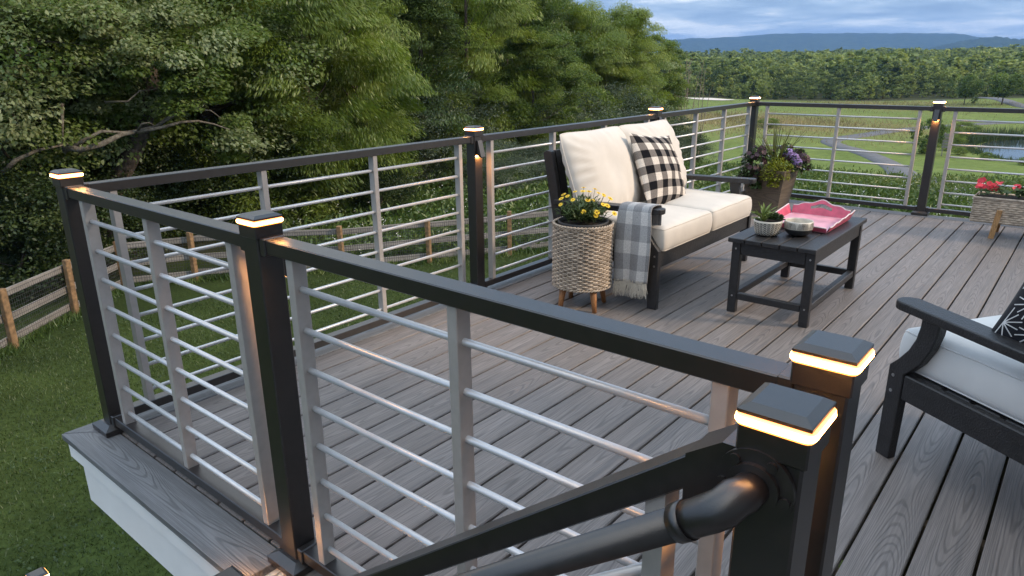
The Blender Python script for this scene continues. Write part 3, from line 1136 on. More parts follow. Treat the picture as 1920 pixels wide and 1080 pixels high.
def cushion(name, mat, W, Hh, T, frame, parent=None, p=3.0, e=0.5, n=30, seed=0, wr=0.006, ears=0.0, sag=0.0, gather=0.0, uvs=True, piping=None, rc=0.0):
    """soft cushion: W across, Hh high, T thick. frame(a, b, c): local (across, up, out) -> point"""
    sn = smooth_noise(seed)
    us = np.sin(np.linspace(-PI / 2, PI / 2, n))
    us = 0.6 * us + 0.4 * np.linspace(-1, 1, n)
    b = MB()
    uvv = []
    for side in (1, -1):
        rows = []
        for v in us:
            row = []
            for u in us:
                prof = max(0, (1 - abs(u) ** p) * (1 - abs(v) ** p)) ** e
                x = W / 2 * u * (1 - ears * (1 - v * v) - rc * abs(v) ** 5)
                y = Hh / 2 * v * (1 - ears * (1 - u * u) - rc * abs(u) ** 5) - sag * (1 - u * u) * max(v, 0)
                z = side * T / 2 * prof
                edge = max(abs(u), abs(v))
                z += wr * sn(u * 2, v * 2) * prof * side
                if gather:
                    rad = math.atan2(v, u)
                    z += side * gather * prof * sst(0.45, 0.95, edge) * math.sin(rad * 22 + 4 * sn(u * 1.5, v * 1.5) + seed) * (0.4 + 0.6 * abs(sn(v, u)))
                row.append(frame(x, y, z))
                uvv.append(((u * (1 if abs(u) < 2 else 1) + 1) / 2, (v + 1) / 2))
            rows.append(row if side == 1 else row)
        if side == -1:
            rows = [r[::-1] for r in rows]
            m_ = n * n
            blk = uvv[m_:]
            uvv = uvv[:m_] + [blk[i * n + (n - 1 - j)] for i in range(n) for j in range(n)]
        b.grid(rows)
    o = b.build(name, mat, parent)
    if uvs:
        set_uv(o.data, lambda i: uvv[i])
    if piping:
        pm, pr = piping
        pp = []
        for k in range(120):
            a = k / 120 * 4
            s_, f = int(a), a - int(a)
            q = f * 2 - 1
            u, v = [(q, -1), (1, q), (-q, 1), (-1, -q)][s_]
            pp.append(frame(W / 2 * u * (1 - ears * (1 - v * v) - rc * abs(v) ** 5), Hh / 2 * v * (1 - ears * (1 - u * u) - rc * abs(u) ** 5) - sag * (1 - u * u) * max(v, 0), 0))
        pp.append(pp[0])
        pb_ = MB()
        pb_.tube(pp, pr, 6, cap=False)
        pb_.build('piping', pm, o)
    return o


def box_cushion(name, mat, L, W, T, frame, parent, r=0.035, puff=0.018, seed=1, n=26, wr=0.004):
    """boxed seat cushion with rounded edges and a crowned top"""
    sn = smooth_noise(seed)
    b = MB()
    half = (L / 2, W / 2, T / 2)

    def mapp(p):
        q = [max(-h + r, min(h - r, c)) for c, h in zip(p, half)]
        d = [a - c for a, c in zip(p, q)]
        l = math.sqrt(sum(a * a for a in d))
        if l > 1e-9:
            d = [a / l * r for a in d]
        x, y, z = [a + c for a, c in zip(q, d)]
        u, v = x / half[0], y / half[1]
        w = max(0, 1 - u * u) * max(0, 1 - v * v)
        z += puff * w ** .7 * (1 if z > 0 else -.15) + wr * sn(u * 1.7, v * 1.7) * (1 if z > 0 else 0)
        s_ = 1 - (z / half[2]) ** 2 * 0.02
        bulge = 1 + 0.012 * max(0, 1 - (z / half[2]) ** 2)
        return frame(x * s_ * bulge, y * s_ * bulge, z)
    t = np.linspace(-1, 1, n)
    t = np.sign(t) * (1 - (1 - np.abs(t)) ** 1.35)
    t3 = np.linspace(-1, 1, 11)
    for s_ in (1, -1):
        b.grid([[mapp((half[0] * u, half[1] * v, s_ * half[2])) for v in t] for u in (t if s_ > 0 else t[::-1])])
        b.grid([[mapp((half[0] * u, s_ * half[1], half[2] * w)) for w in t3] for u in (t[::-1] if s_ > 0 else t)])
        b.grid([[mapp((s_ * half[0], half[1] * v, half[2] * w)) for w in t3] for v in (t if s_ > 0 else t[::-1])])
    o = b.build(name, mat, parent)
    # piping seams round the top and bottom edge
    for zz_ in (half[2] - r * .35, -half[2] + r * .35):
        pp = []
        for k in range(100):
            a = k / 100 * 4
            s2, f = int(a), a - int(a)
            q = f * 2 - 1
            u, v = [(q, -1), (1, q), (-q, 1), (-1, -q)][s2]
            p3 = Vector((half[0] * u, half[1] * v, zz_ * 1.0))
            pp.append(mapp(tuple(p3)))
        pp.append(pp[0])
        pb_ = MB()
        pb_.tube(pp, 0.0035, 5, cap=False)
        pb_.build('piping', mat, o)
    return o


LEG_PROF = [(0, 0), (0, .33), (-.030, .362), (-.062, .405), (-.082, .450), (-.090, .495), (-.091, .530), (-.158, .530), (-.155, .485), (-.140, .428), (-.112, .372),
            (-.080, .335), (-.060, .315), (-.060, .22), (-.055, 0)]


def make_seat(name, width, label, cat, loc, rot, ncush, cmat, group=None, seed=0):
    """deep club seat; local x = forward (front face at 0), y = across 0..width"""
    t = thing(name, loc, label, cat, group, rot=rot, local=True)
    th = .034
    D = .68
    for y0 in (0, width - th):
        b = MB()
        b.prism(LEG_PROF, lambda a, c: (a, y0, c), lambda a, c: (a, y0 + th, c))
        o = b.build('front_leg', MAT['poly'], t)
        bv = o.modifiers.new('edge', 'BEVEL')
        bv.width, bv.segments, bv.angle_limit = .004, 2, math.radians(50)
        ya = y0 - .0015 if y0 == 0 else y0 + th + .0015
        for zz_ in (.30, .245):
            s = MB()
            s.prism([(-.022 + .006 * math.cos(k * PI / 5), zz_ + .006 * math.sin(k * PI / 5)) for k in range(10)],
                    lambda a, c: (a, ya, c), lambda a, c: (a, ya + (.004 if y0 == 0 else -.004), c))
            s.build('screw', MAT['screw'], o)
        # back post, raked
        b = MB()
        b.prism([(-D + .04, 0), (-D + .005, .30), (-D - .095, .80), (-D - .070, .815), (-D - .035, .81), (-D + .068, .30), (-D + .095, 0)],
                lambda a, c: (a, y0, c), lambda a, c: (a, y0 + th, c))
        o = b.build('back_leg', MAT['poly'], t)
        bv = o.modifiers.new('edge', 'BEVEL')
        bv.width, bv.segments = .004, 2
        # side rail between the legs
        b = MB()
        b.box(-D + .071, -.0615, y0 + .002, y0 + th - .002, .228, .316, .004)
        b.build('side_rail', MAT['poly'], t)
        # arm, front end rounded
        yc = y0 + th / 2
        hw = .040
        pts = [(-D + .0, yc - hw), (-.02, yc - hw)]
        for k in range(9):
            a = -PI / 2 + PI * k / 8
            pts.append((-.02 + .030 * math.cos(a) * 1.1, yc + hw * math.sin(a)))
        pts.append((-D + .0, yc + hw))
        b = MB()
        n_ = len(pts)
        b.prism(pts, lambda a, c: (a, c, .5302 + .030 * (a) * 1.0), lambda a, c: (a, c, .560 + .030 * (a) * 1.0))
        o = b.build('arm', MAT['poly'], t)
        bv = o.modifiers.new('edge', 'BEVEL')
        bv.width, bv.segments = .006, 3
    b = MB()
    b.box(-.050, -.012, th + .001, width - th - .001, .228, .316, .004)
    b.build('front_rail', MAT['poly'], t)
    b = MB()
    b.box(-D + .02, -D + .058, th + .001, width - th - .001, .228, .316, .004)
    b.build('back_rail', MAT['poly'], t)
    sl = lambda z: -D + .05 - (z - .3) * .205
    nb = max(6, int(width / .115))
    for zz_ in (.40, .775):
        b = MB()
        x = sl(zz_) - .025
        b.box(x - .014, x + .014, th + .001, width - th - .001, zz_ - .03, zz_ + .03, .004)
        b.build('back_crossbar', MAT['poly'], t)
    for k in range(nb):
        yc = th + (width - 2 * th) * (k + .5) / nb
        b = MB()
        vs = []
        for zz_ in (.33, .81):
            for dx in (.0, .016):
                for dy in (-.032, .032):
                    vs.append((sl(zz_) - .009 + dx, yc + dy, zz_))
        b.add(vs, [(0, 1, 3, 2), (4, 6, 7, 5), (0, 4, 5, 1), (2, 3, 7, 6), (1, 5, 7, 3), (0, 2, 6, 4)])
        b.build('back_slat', MAT['poly'], t)
    for k in range(6):
        x = -.09 - k * .098
        b = MB()
        b.box(x - .082, x, th + .002, width - th - .002, .298, .3145, .003)
        b.build('seat_slat', MAT['poly'], t)
    cw = (width - .02) / ncush
    for k in range(ncush):
        y0 = .01 + cw * k
        yc = y0 + cw / 2
        ins = .028 if ncush > 1 else .028
        w = cw - .004 - (.024 if ncush > 1 else .050)
        ycc = yc + (.012 if (ncush > 1 and k == 0) else (-.012 if ncush > 1 else 0))
        box_cushion('seat_cushion', cmat, .625, w, .140, lambda a, bb, c: (-.300 + a, ycc + bb, .3825 + c), t, seed=seed + k, r=.026)
        lean = math.radians(21)
        cz, cx = .665, -.570
        fr = lambda a, u, c: (cx - math.sin(lean) * (u) + math.cos(lean) * c, yc + a, cz + math.cos(lean) * u + math.sin(lean) * c)
        cushion('back_cushion', cmat, cw + .035, .545, .205, fr, t, p=3.2, e=.62, n=44, seed=seed + 7 + k, wr=.010, ears=.010, sag=.014, gather=.013, rc=.055, uvs=False, piping=(cmat, .004))
    return t


# loveseat: front face at x = .965, facing +x (rot 0), near end at y = 2.415
SOFA_Y = 2.415
sofa = make_seat('loveseat', 1.285, 'black slatted loveseat with cream cushions against the left railing', 'loveseat', (.965, SOFA_Y, 0), 0.0, 2, MAT['cream'], seed=4)

# chequered pillow leaning on the back cushions
lean = math.radians(24)
c0 = Vector((.545, 3.17, .640))
tw = math.radians(-2)
ax = Vector((math.sin(tw), math.cos(tw), 0)) * -1
upp = Vector((-math.sin(lean), 0, math.cos(lean)))
nn = ax.cross(upp).normalized() * 1
rl = math.radians(7)
ax2 = ax * math.cos(rl) + upp * math.sin(rl)
up2 = upp * math.cos(rl) - ax * math.sin(rl)
pil = thing('throw_pillow', tuple(c0), 'black and white buffalo check pillow leaning on the loveseat cushions', 'pillow')
cushion('cover', MAT['check'], .52, .48, .17, lambda a, u, c: tuple(c0 + ax2 * a + up2 * u + nn * c), pil, p=2.2, e=.62, n=40, seed=3, wr=.012, ears=.07)

# throw blanket over the near arm
MAT['throw'] = check_mat('grey_plaid', (2.2, 6.2), (0.26, 0.262, 0.27), (0.41, 0.415, 0.42), (0.64, 0.635, 0.62), frac=0.56)
tb = thing('throw_blanket', (.85, 2.40, 0), 'grey plaid throw with cream fringe hanging over the loveseat arm', 'blanket')
rows, uvv = [], []
yi, yo = SOFA_Y + .072, SOFA_Y - .034
path = []
for k in range(9):                                   # inside drop
    path.append((yi + .004, .44 + (.555 - .44) * k / 8))
path += [(yi - .006, .5675), (SOFA_Y + .045, .571), (SOFA_Y + .017, .5715), (SOFA_Y - .008, .571), (yo + .008, .566)]
for k in range(1, 27):
    path.append((yo - .004 - .010 * math.sin(k * .12), .558 - (.558 - .150) * k / 26))
ln = [0]
for a, c in zip(path, path[1:]):
    ln.append(ln[-1] + math.hypot(a[0] - c[0], a[1] - c[1]))
NX = 34
for j, ((y, z), l) in enumerate(zip(path, ln)):
    row = []
    for i in range(NX):
        u = i / (NX - 1)
        drop = max(0, (.556 - z)) if y < SOFA_Y else 0
        x = .735 + .195 * u + .02 * drop * (u - .5) + .016 * math.sin(drop * 9) * (u - .3)
        yy = y - drop * .09 * (0.55 + 0.5 * math.sin(u * 9.5 + drop * 3)) * min(1, drop * 6) * .55
        zz_ = z - (.030 * (x - .965) if True else 0) * (1 if drop == 0 else max(0, 1 - drop * 8)) * -1
        zz_ += (.018 * (u - .5)) * (drop * 2)
        row.append((x, yy, zz_))
        uvv.append((u, l))
    rows.append(row)
b = MB()
b.grid(rows)
o = b.build('cloth', MAT['throw'], tb)
set_uv(o.data, lambda i: uvv[i])
sd = o.modifiers.new('thick', 'SOLIDIFY')
sd.thickness = .005
rng = random.Random(5)
fb = MB()
for i in range(230):
    u = rng.random()
    k = u * (NX - 1)
    q = Vector(rows[-1][int(k)])
    l = .055 + rng.random() * .035
    dx, dy = rng.gauss(0, .014), rng.gauss(-.004, .010)
    fb.tube([q + Vector((rng.gauss(0, .003), rng.gauss(0, .004), .012)), q + Vector((dx * .5, dy * .5, -l * .5)), q + Vector((dx, dy, -l))], [.0016, .0015, .0008], 4, cap=False)
MAT['fringe'] = fabric('cream_fringe', (0.60, 0.56, 0.48))
o = fb.build('fringe', MAT['fringe'], tb)
o['kind'] = 'stuff'

# lounge chair, cut by the right edge of the picture
CH_ROT = math.atan2(.543, -.84)
chF = Vector((-.84, .543, 0)).normalized()
chS = Vector((-chF.y, chF.x, 0))                       # local +y
# near front leg is on the local +y end
CW = .62
foot = Vector((2.268, 1.588, 0))
ch_loc = foot - chS * CW
chair = make_seat('lounge_chair', CW, 'black club chair with white cushions at the right edge of the deck', 'chair', tuple(ch_loc), CH_ROT, 1, MAT['whitecloth'], seed=11)
# starburst pillow in the chair
T_ch = Matrix.Translation(ch_loc) @ Matrix.Rotation(CH_ROT, 4, 'Z')
lean = math.radians(14)
pl_loc = Vector((2.775, 1.440, .680))
pl2 = thing('throw_pillow', tuple(pl_loc), 'black pillow with white starburst lines in the club chair', 'pillow', rot=math.atan2(-.97, -.24), local=True)
_cr, _sr = math.cos(math.radians(12)), math.sin(math.radians(12))
fr0 = lambda a, u, c: (-math.sin(lean) * u + math.cos(lean) * c, -a, math.cos(lean) * u + math.sin(lean) * c)
fr = lambda a, u, c: fr0(a * _cr - u * _sr, a * _sr + u * _cr, c)
PW, PT = .43, .15
cov = cushion('cover', MAT['blackcloth'], PW, PW, PT, fr, pl2, p=2.2, e=.62, n=36, seed=9, wr=.0, ears=.06)


def on_pillow(u, v):
    prof = max(0, (1 - abs(u) ** 2.2) * (1 - abs(v) ** 2.2)) ** .62
    return fr(PW / 2 * u * (1 - .06 * (1 - v * v)), PW / 2 * v * (1 - .06 * (1 - u * u)), PT / 2 * prof + .0022)


def on_back(p):
    # the same stitch on the back of the pillow
    x, y, z = p
    nx, nz = math.cos(lean), math.sin(lean)
    c = x * nx + z * nz
    return (x - 2 * c * nx, y, z - 2 * c * nz)


MAT['stitch'] = plain('white_stitching', (0.62, 0.62, 0.62), 0.9)
sb = MB()
rs = random.Random(2)
A0 = .42
for i in range(-4, 5):
    for j in range(-4, 5):
        cx, cy = A0 * (i + .5 * (j % 2)) + .07, A0 * .866 * j + .05
        for k in range(12):
            a = k * PI / 6 + .1
            l = A0 * (.5 if k % 2 == 0 else .56)
            ex, ey = cx + l * math.cos(a), cy + l * math.sin(a)
            if max(abs(cx), abs(cy), abs(ex), abs(ey)) > .985:
                continue
            m_ = 6
            px_, py_ = -math.sin(a) * .0075, math.cos(a) * .0075
            P_ = []
            for q in range(m_ + 1):
                u, v = cx + (ex - cx) * q / m_, cy + (ey - cy) * q / m_
                P_.append([on_pillow(u - px_, v - py_), on_pillow(u + px_, v + py_)])
            sb.grid(P_, smooth=False)
            sb.grid([[on_back(u_) for u_ in r_] for r_ in P_], smooth=False)
o = sb.build('stitching', MAT['stitch'], pl2)

# coffee table
TX0, TX1, TY0, TY1 = 1.262, 1.708, 2.605, 3.535
TZ = .418
tbl = thing('coffee_table', ((TX0 + TX1) / 2, (TY0 + TY1) / 2, 0), 'black slatted coffee table in front of the loveseat', 'table')
nsl = 5
wsl = (TX1 - TX0 - .004 * (nsl - 1)) / nsl
for k in range(nsl):
    b = MB()
    x0 = TX0 + k * (wsl + .004)
    b.box(x0, x0 + wsl, TY0, TY1, TZ - .024, TZ, .003)
    b.build('slat', MAT['poly'], tbl)
lx = (TX0 + .010, TX1 - .010 - .046)
ly = (TY0 + .038, TY1 - .038 - .036)
for x in lx:
    for y in ly:
        b = MB()
        b.box(x, x + .046, y, y + .036, 0, TZ - .0245, .003)
        o = b.build('leg', MAT['poly'], tbl)
        for zz_ in (.355, .095):
            s = MB()
            s.prism([(x + .023 + .005 * math.cos(k * PI / 5), zz_ + .005 * math.sin(k * PI / 5)) for k in range(10)], lambda a, c: (a, y - .0015, c), lambda a, c: (a, y + .003, c))
            s.build('screw', MAT['screw'], o)
for y in ly:
    b = MB()
    b.box(lx[0] + .0465, lx[1] - .0005, y + .004, y + .032, TZ - .095, TZ - .025, .003)
    b.build('apron', MAT['poly'], tbl)
    b = MB()
    b.box(lx[0] + .0465, lx[1] - .0005, y + .004, y + .032, .075, .112, .003)
    b.build('stretcher', MAT['poly'], tbl)
for x in lx:
    b = MB()
    b.box(x + .006, x + .040, ly[0] + .0365, ly[1] - .0005, TZ - .095, TZ - .025, .003)
    b.build('apron', MAT['poly'], tbl)
    b = MB()
    b.box(x + .006, x + .040, ly[0] + .0365, ly[1] - .0005, .075, .112, .003)
    b.build('stretcher', MAT['poly'], tbl)


# ------------------------------------------------------------------ plants helpers
def leaf_quad(b, base, d, length, width, up=(0, 0, 1), fold=0.15, droop=0.0, seg=2):
    """pointed blade, seg segments along its length"""
    base, d, up = Vector(base), Vector(d).normalized(), Vector(up)
    s = d.cross(up)
    if s.length < 1e-4:
        s = Vector((1, 0, 0))
    s.normalize()
    n = s.cross(d)
    L_, R_, C_ = [], [], []
    for k in range(seg + 2):
        t = k / (seg + 1)
        w = width * .5 * (math.sin(PI * min(1, t * .92 + .08)) ** .8 if t < 1 else 0)
        c = base + d * (length * t) - Vector((0, 0, droop * length * t * t)) - n * 0
        C_.append(c)
        L_.append(c - s * w + n * w * fold)
        R_.append(c + s * w + n * w * fold)
    vs, fs = [], []
    for k in range(seg + 2):
        vs += [L_[k], C_[k], R_[k]]
    for k in range(seg + 1):
        a = 3 * k
        fs += [(a, a + 1, a + 4, a + 3), (a + 1, a + 2, a + 5, a + 4)]
    b.add(vs, fs, True)


def rdir(rng, zmin=0.0, zmax=1.0):
    z = rng.uniform(zmin, zmax)
    a = rng.random() * 2 * PI
    r = math.sqrt(max(0, 1 - z * z))
    return Vector((r * math.cos(a), r * math.sin(a), z))


def col_leaf(name, c1, c2, trans=.3):
    return leaf_mat(name, tuple(c * .7 for c in c1), c1, c2, trans, .3)


def no_tint(o, rng=None, lo=.3, hi=.8):
    me = o.data
    at_ = me.attributes.new('tint', 'FLOAT', 'POINT')
    rs = np.random.RandomState(len(me.vertices) % 1000)
    at_.data.foreach_set('value', np.full(len(me.vertices), (lo + hi) / 2, dtype=np.float32))
    return o


MAT['wicker'] = plain('pale_wicker', (0.44, 0.36, 0.28), 0.7, 0, 0.25, 25, 0.3, 400, 0.001)
MAT['wicker2'] = plain('trough_wicker', (0.50, 0.41, 0.32), 0.7, 0, 0.22, 25, 0.3, 400, 0.001)
MAT['potblack'] = plain('dark_plastic_pot', (0.022, 0.023, 0.025), 0.6)
MAT['soil'] = plain('potting_soil', (0.03, 0.022, 0.016), 0.95, 0, 0.3, 60, 0.8, 120, 0.006)

# ---- wicker planter with daisies
WC = (.598, 2.238)
WR, WZ0, WZ1 = .162, .128, .470
wp = thing('wicker_planter', (WC[0], WC[1], 0), 'round pale wicker planter on tapered wooden legs beside the loveseat', 'planter')
b = MB()
b.lathe([(WR - .012, WZ0 + .006), (WR - .012, WZ1 - .004)], WC, 40)
b.disc(WC, WR - .012, WZ0 + .008, 40)
b.build('liner', MAT['wicker'], wp)
NS = 36                                      # stakes
b = MB()
nrow = 30
seg = NS * 4
for r_ in range(nrow):
    z = WZ0 + .010 + (WZ1 - WZ0 - .02) * (r_ + .5) / nrow
    ring = []
    for k in range(seg):
        a = 2 * PI * k / seg
        off = .0042 * math.cos(NS / 2 * a + PI * (r_ % 2))
        ring.append((WR + off - .003, a))
    prof = [(-.0028, -.0046), (.0024, -.0030), (.0036, 0), (.0024, .0030), (-.0028, .0046)]
    rows = []
    for dr, dz in prof:
        rows.append([(WC[0] + (rr + dr) * math.cos(a), WC[1] + (rr + dr) * math.sin(a), z + dz * 1.15) for rr, a in ring])
    b.grid(rows, closed_u=True)
o = b.build('woven_strand', MAT['wicker'], wp)
o['kind'] = 'stuff'
b = MB()
for k in range(NS):
    a = 2 * PI * (k + .5) / NS
    q = (WC[0] + (WR - .003) * math.cos(a), WC[1] + (WR - .003) * math.sin(a))
    b.tube([(q[0], q[1], WZ0), (q[0], q[1], WZ1)], .0034, 5, cap=False)
o = b.build('stake', MAT['wicker'], wp)
o['kind'] = 'stuff'
for (zc, rr) in ((WZ1 + .002, .008), (WZ1 - .008, .006), (WZ0 + .003, .007)):
    b = MB()
    for ph in (0, PI):
        b.tube([(WC[0] + (WR - .002 + .004 * math.cos(26 * 2 * PI * k / 208 + ph)) * math.cos(2 * PI * k / 208),
                 WC[1] + (WR - .002 + .004 * math.cos(26 * 2 * PI * k / 208 + ph)) * math.sin(2 * PI * k / 208),
                 zc + .004 * math.sin(26 * 2 * PI * k / 208 + ph)) for k in range(209)], rr * .62, 6, cap=False)
    b.build('braided_rim', MAT['wicker'], wp)
for a in (-1.95, -.45, 1.05, 2.62):
    b = MB()
    q = Vector((WC[0] + .118 * math.cos(a), WC[1] + .118 * math.sin(a), WZ0 + .012))
    p_ = Vector((WC[0] + .142 * math.cos(a), WC[1] + .142 * math.sin(a), 0))
    b.tube([q, p_], [.021, .012], 14)
    b.build('leg', MAT['teak'], wp)
gp = thing('nursery_pot', (WC[0], WC[1], .3), 'dark plastic pot set inside the round wicker planter', 'pot')
b = MB()
b.lathe([(.105, .30), (.128, .462), (.136, .462), (.138, .486), (.130, .487), (.126, .466)], WC, 32)
b.build('pot_wall', MAT['potblack'], gp)
b = MB()
b.disc(WC, .127, .463, 32)
b.build('soil', MAT['soil'], gp)


def stems_bush(c, z0, R, H, n, rng, L=(.03, .055), W=(.008, .012), dome=1.0, per=9):
    b = MB()
    for i in range(n):
        d = rdir(rng, .15, 1)
        tip = Vector((c[0] + d.x * R * rng.uniform(.4, 1), c[1] + d.y * R * rng.uniform(.4, 1), z0 + H * (.35 + .65 * d.z * dome) * rng.uniform(.6, 1)))
        base = Vector((c[0] + rng.gauss(0, R * .25), c[1] + rng.gauss(0, R * .25), z0))
        for k in range(per):
            t = rng.uniform(.3, 1)
            q = base.lerp(tip, t)
            dd = (rdir(rng, -.2, .8) + (tip - base).normalized() * .6)
            leaf_quad(b, q, dd, rng.uniform(*L), rng.uniform(*W), droop=rng.uniform(0, .25), seg=1)
    return b


MAT['daisy_leaf'] = col_leaf('daisy_leaf', (.085, .125, .045), (.17, .22, .09))
MAT['daisy_petal'] = plain('yellow_petal', (.80, .55, .03), .7)
MAT['daisy_eye'] = plain('daisy_eye', (.50, .27, .02), .8)
dz = thing('daisy_plant', (WC[0], WC[1], .465), 'bushy yellow daisies blooming in the round wicker planter', 'plant')
rng = random.Random(8)
o = stems_bush(WC, .465, .155, .165, 150, rng, (.03, .055), (.007, .012), per=10).build('foliage', MAT['daisy_leaf'], dz)
no_tint(o)
o['kind'] = 'stuff'


def flower_mesh(R, n, mat, name='petals'):
    b = MB()
    for k in range(n):
        a = 2 * PI * k / n
        leaf_quad(b, (R * .15 * math.cos(a), R * .15 * math.sin(a), 0), (math.cos(a), math.sin(a), .18), R * .9, R * .42, droop=.12, seg=1, fold=.1)
    return b.mesh(name, mat)


fm = flower_mesh(.0165, 13, MAT['daisy_petal'])
eb = MB()
eb.lathe([(.0001, .0042), (.004, .0036), (.0062, .001), (.0060, -.002)], (0, 0), 10)
em = eb.mesh('flower_eye', MAT['daisy_eye'])
camv = CAM_P - Vector((WC[0], WC[1], .6))
fspots = [(-.115, .06, .115), (-.085, .02, .135), (-.04, .07, .150), (.0, .05, .155), (.035, .07, .150), (-.06, -.03, .125), (.02, -.02, .120), (.05, .0, .115),
          (.085, .05, .145), (.11, .02, .14), (.10, -.04, .10), (.125, -.02, .09), (-.01, -.10, .075), (.06, -.10, .072), (.055, -.105, .055), (.155, -.08, .06),
          (.145, .02, .12), (-.125, -.03, .10), (.07, .09, .16), (-.10, .10, .13), (.01, .11, .165), (.12, .09, .12)]
R_ = Matrix.Rotation(YAW, 3, 'Z')
for (a, c, h) in fspots:
    q = R_ @ Vector((a, c, 0))
    hd = Vector((WC[0] + q.x, WC[1] + q.y, .475 + h * 1.02))
    f = link('flower', fm, dz)
    f.location = hd - Vector((WC[0], WC[1], .465))
    d = (Vector((q.x, q.y, .12)).normalized() + camv.normalized() * .7 + Vector((0, 0, .5)))
    f.rotation_euler = d.to_track_quat('Z', 'Y').to_euler()
    f.scale = [rng.uniform(.8, 1.15)] * 3
    e_ = link('flower_eye', em, f)
b = MB()
for (a, c, h) in fspots:
    q = R_ @ Vector((a, c, 0))
    b.tube([(WC[0] + q.x * .3, WC[1] + q.y * .3, .47), (WC[0] + q.x * .8, WC[1] + q.y * .8, .475 + h * .6), (WC[0] + q.x, WC[1] + q.y, .474 + h * 1.02)], .0012, 4, cap=False)
o = b.build('stem', MAT['daisy_leaf'], dz)
no_tint(o)
o['kind'] = 'stuff'

# ---- tapered square planter at the far corner
PC = (.47, 5.38)
MAT['potwood'] = wood_mat('brown_grain_pot', [(.125, .095, .068), (.175, .135, .10), (.15, .115, .08)], grain=(5, 1.2, 16), rough=.55, line=.35, streak=.35, bumpk=.25, streak_col=(.06, .05, .04))
tp = thing('tapered_planter', (PC[0], PC[1], 0), 'tall tapered brown square flower pot in the far deck corner', 'planter')
H0, H1, PZ = .128, .182, .395
for k in range(4):
    a = k * PI / 2
    R = Matrix.Rotation(a, 3, 'Z')
    b = MB()
    q = lambda x, y, z: tuple(R @ Vector((x, y, 0)) + Vector((PC[0], PC[1], z)))
    b.add([q(H0, -H0, 0), q(H0, H0, 0), q(H1, H1, PZ), q(H1, -H1, PZ), q(H1 - .018, H1 - .018, PZ), q(H1 - .018, -H1 + .018, PZ), q(H1 - .03, H1 - .03, PZ - .06), q(H1 - .03, -H1 + .03, PZ - .06)],
          [(0, 1, 2, 3), (3, 2, 4, 5), (5, 4, 6, 7)])
    b.build('side_panel', MAT['potwood'], tp)
b = MB()
b.box(PC[0] - .15, PC[0] + .15, PC[1] - .15, PC[1] + .15, PZ - .05, PZ - .035)
b.build('soil', MAT['soil'], tp)
rng = random.Random(21)
MAT['chart'] = col_leaf('chartreuse_leaf', (.24, .27, .022), (.40, .42, .05))
MAT['petleaf'] = col_leaf('petunia_leaf', (.060, .10, .035), (.12, .17, .06))
MAT['darkpetal'] = plain('maroon_petal', (.034, .005, .012), .6, 0, .3, 40)
MAT['purplepetal'] = plain('violet_petal', (.33, .22, .50), .7, 0, .2, 40)
MAT['spike'] = col_leaf('spike_leaf', (.14, .15, .045), (.26, .24, .09))
R_ = Matrix.Rotation(YAW, 3, 'Z')


def pot_point(a, c, h):
    q = R_ @ Vector((a, c, 0))
    return Vector((PC[0] + q.x, PC[1] + q.y, PZ + h))


def clump(b, c, r, n, rng, L, W, flat=.7):
    for i in range(n):
        d = rdir(rng, -.5, 1)
        q = c + Vector((d.x, d.y, d.z * flat)) * r * rng.uniform(.55, 1.0)
        leaf_quad(b, q, d + rdir(rng, -.8, .8) * .9, rng.uniform(*L), rng.uniform(*W), droop=.2, seg=1)


cs = thing('trailing_sedum', tuple(pot_point(.0, -.12, 0)), 'bright chartreuse trailing plant spilling over the tapered pot', 'plant')
b = MB()
for a, c, h, r in ((-.02, -.15, .03, .08), (.05, -.16, .02, .08), (-.07, -.15, .0, .075), (-.03, -.19, -.05, .07), (-.09, -.17, -.06, .06), (.03, -.20, -.05, .06), (-.05, -.21, -.11, .05), (.0, -.12, .06, .08)):
    clump(b, pot_point(a, c, h), r, 240, rng, (.012, .022), (.009, .014))
no_tint(b.build('foliage', MAT['chart'], cs))['kind'] = 'stuff'


def petunia(name, label, spots, seed, petal, nfl):
    rg = random.Random(seed)
    t = thing(name, tuple(pot_point(*spots[0][:3])), label, 'plant')
    bb = MB()
    for a, c, h, r in spots:
        clump(bb, pot_point(a, c, h), r, 110, rg, (.022, .040), (.015, .024))
    no_tint(bb.build('foliage', MAT['petleaf'], t))['kind'] = 'stuff'
    pm = MB()
    for k in range(5):
        a = 2 * PI * k / 5
        leaf_quad(pm, (0, 0, -.006), (math.cos(a), math.sin(a), .45), .026, .026, seg=1, fold=.0, droop=.3)
    me_ = pm.mesh('flower', petal)
    for i in range(nfl):
        a, c, h, r = rg.choice(spots)
        d = rdir(rg, -.3, 1)
        d = (d + (R_ @ Vector((0, -1, 0))) * .7).normalized()
        q = pot_point(a, c, h) + d * r * 1.05
        f = link('flower', me_, t)
        f.location = q - ORG[t.name]
        f.rotation_euler = d.to_track_quat('Z', 'Y').to_euler()
        f.scale = [rg.uniform(.8, 1.25)] * 3
    return t


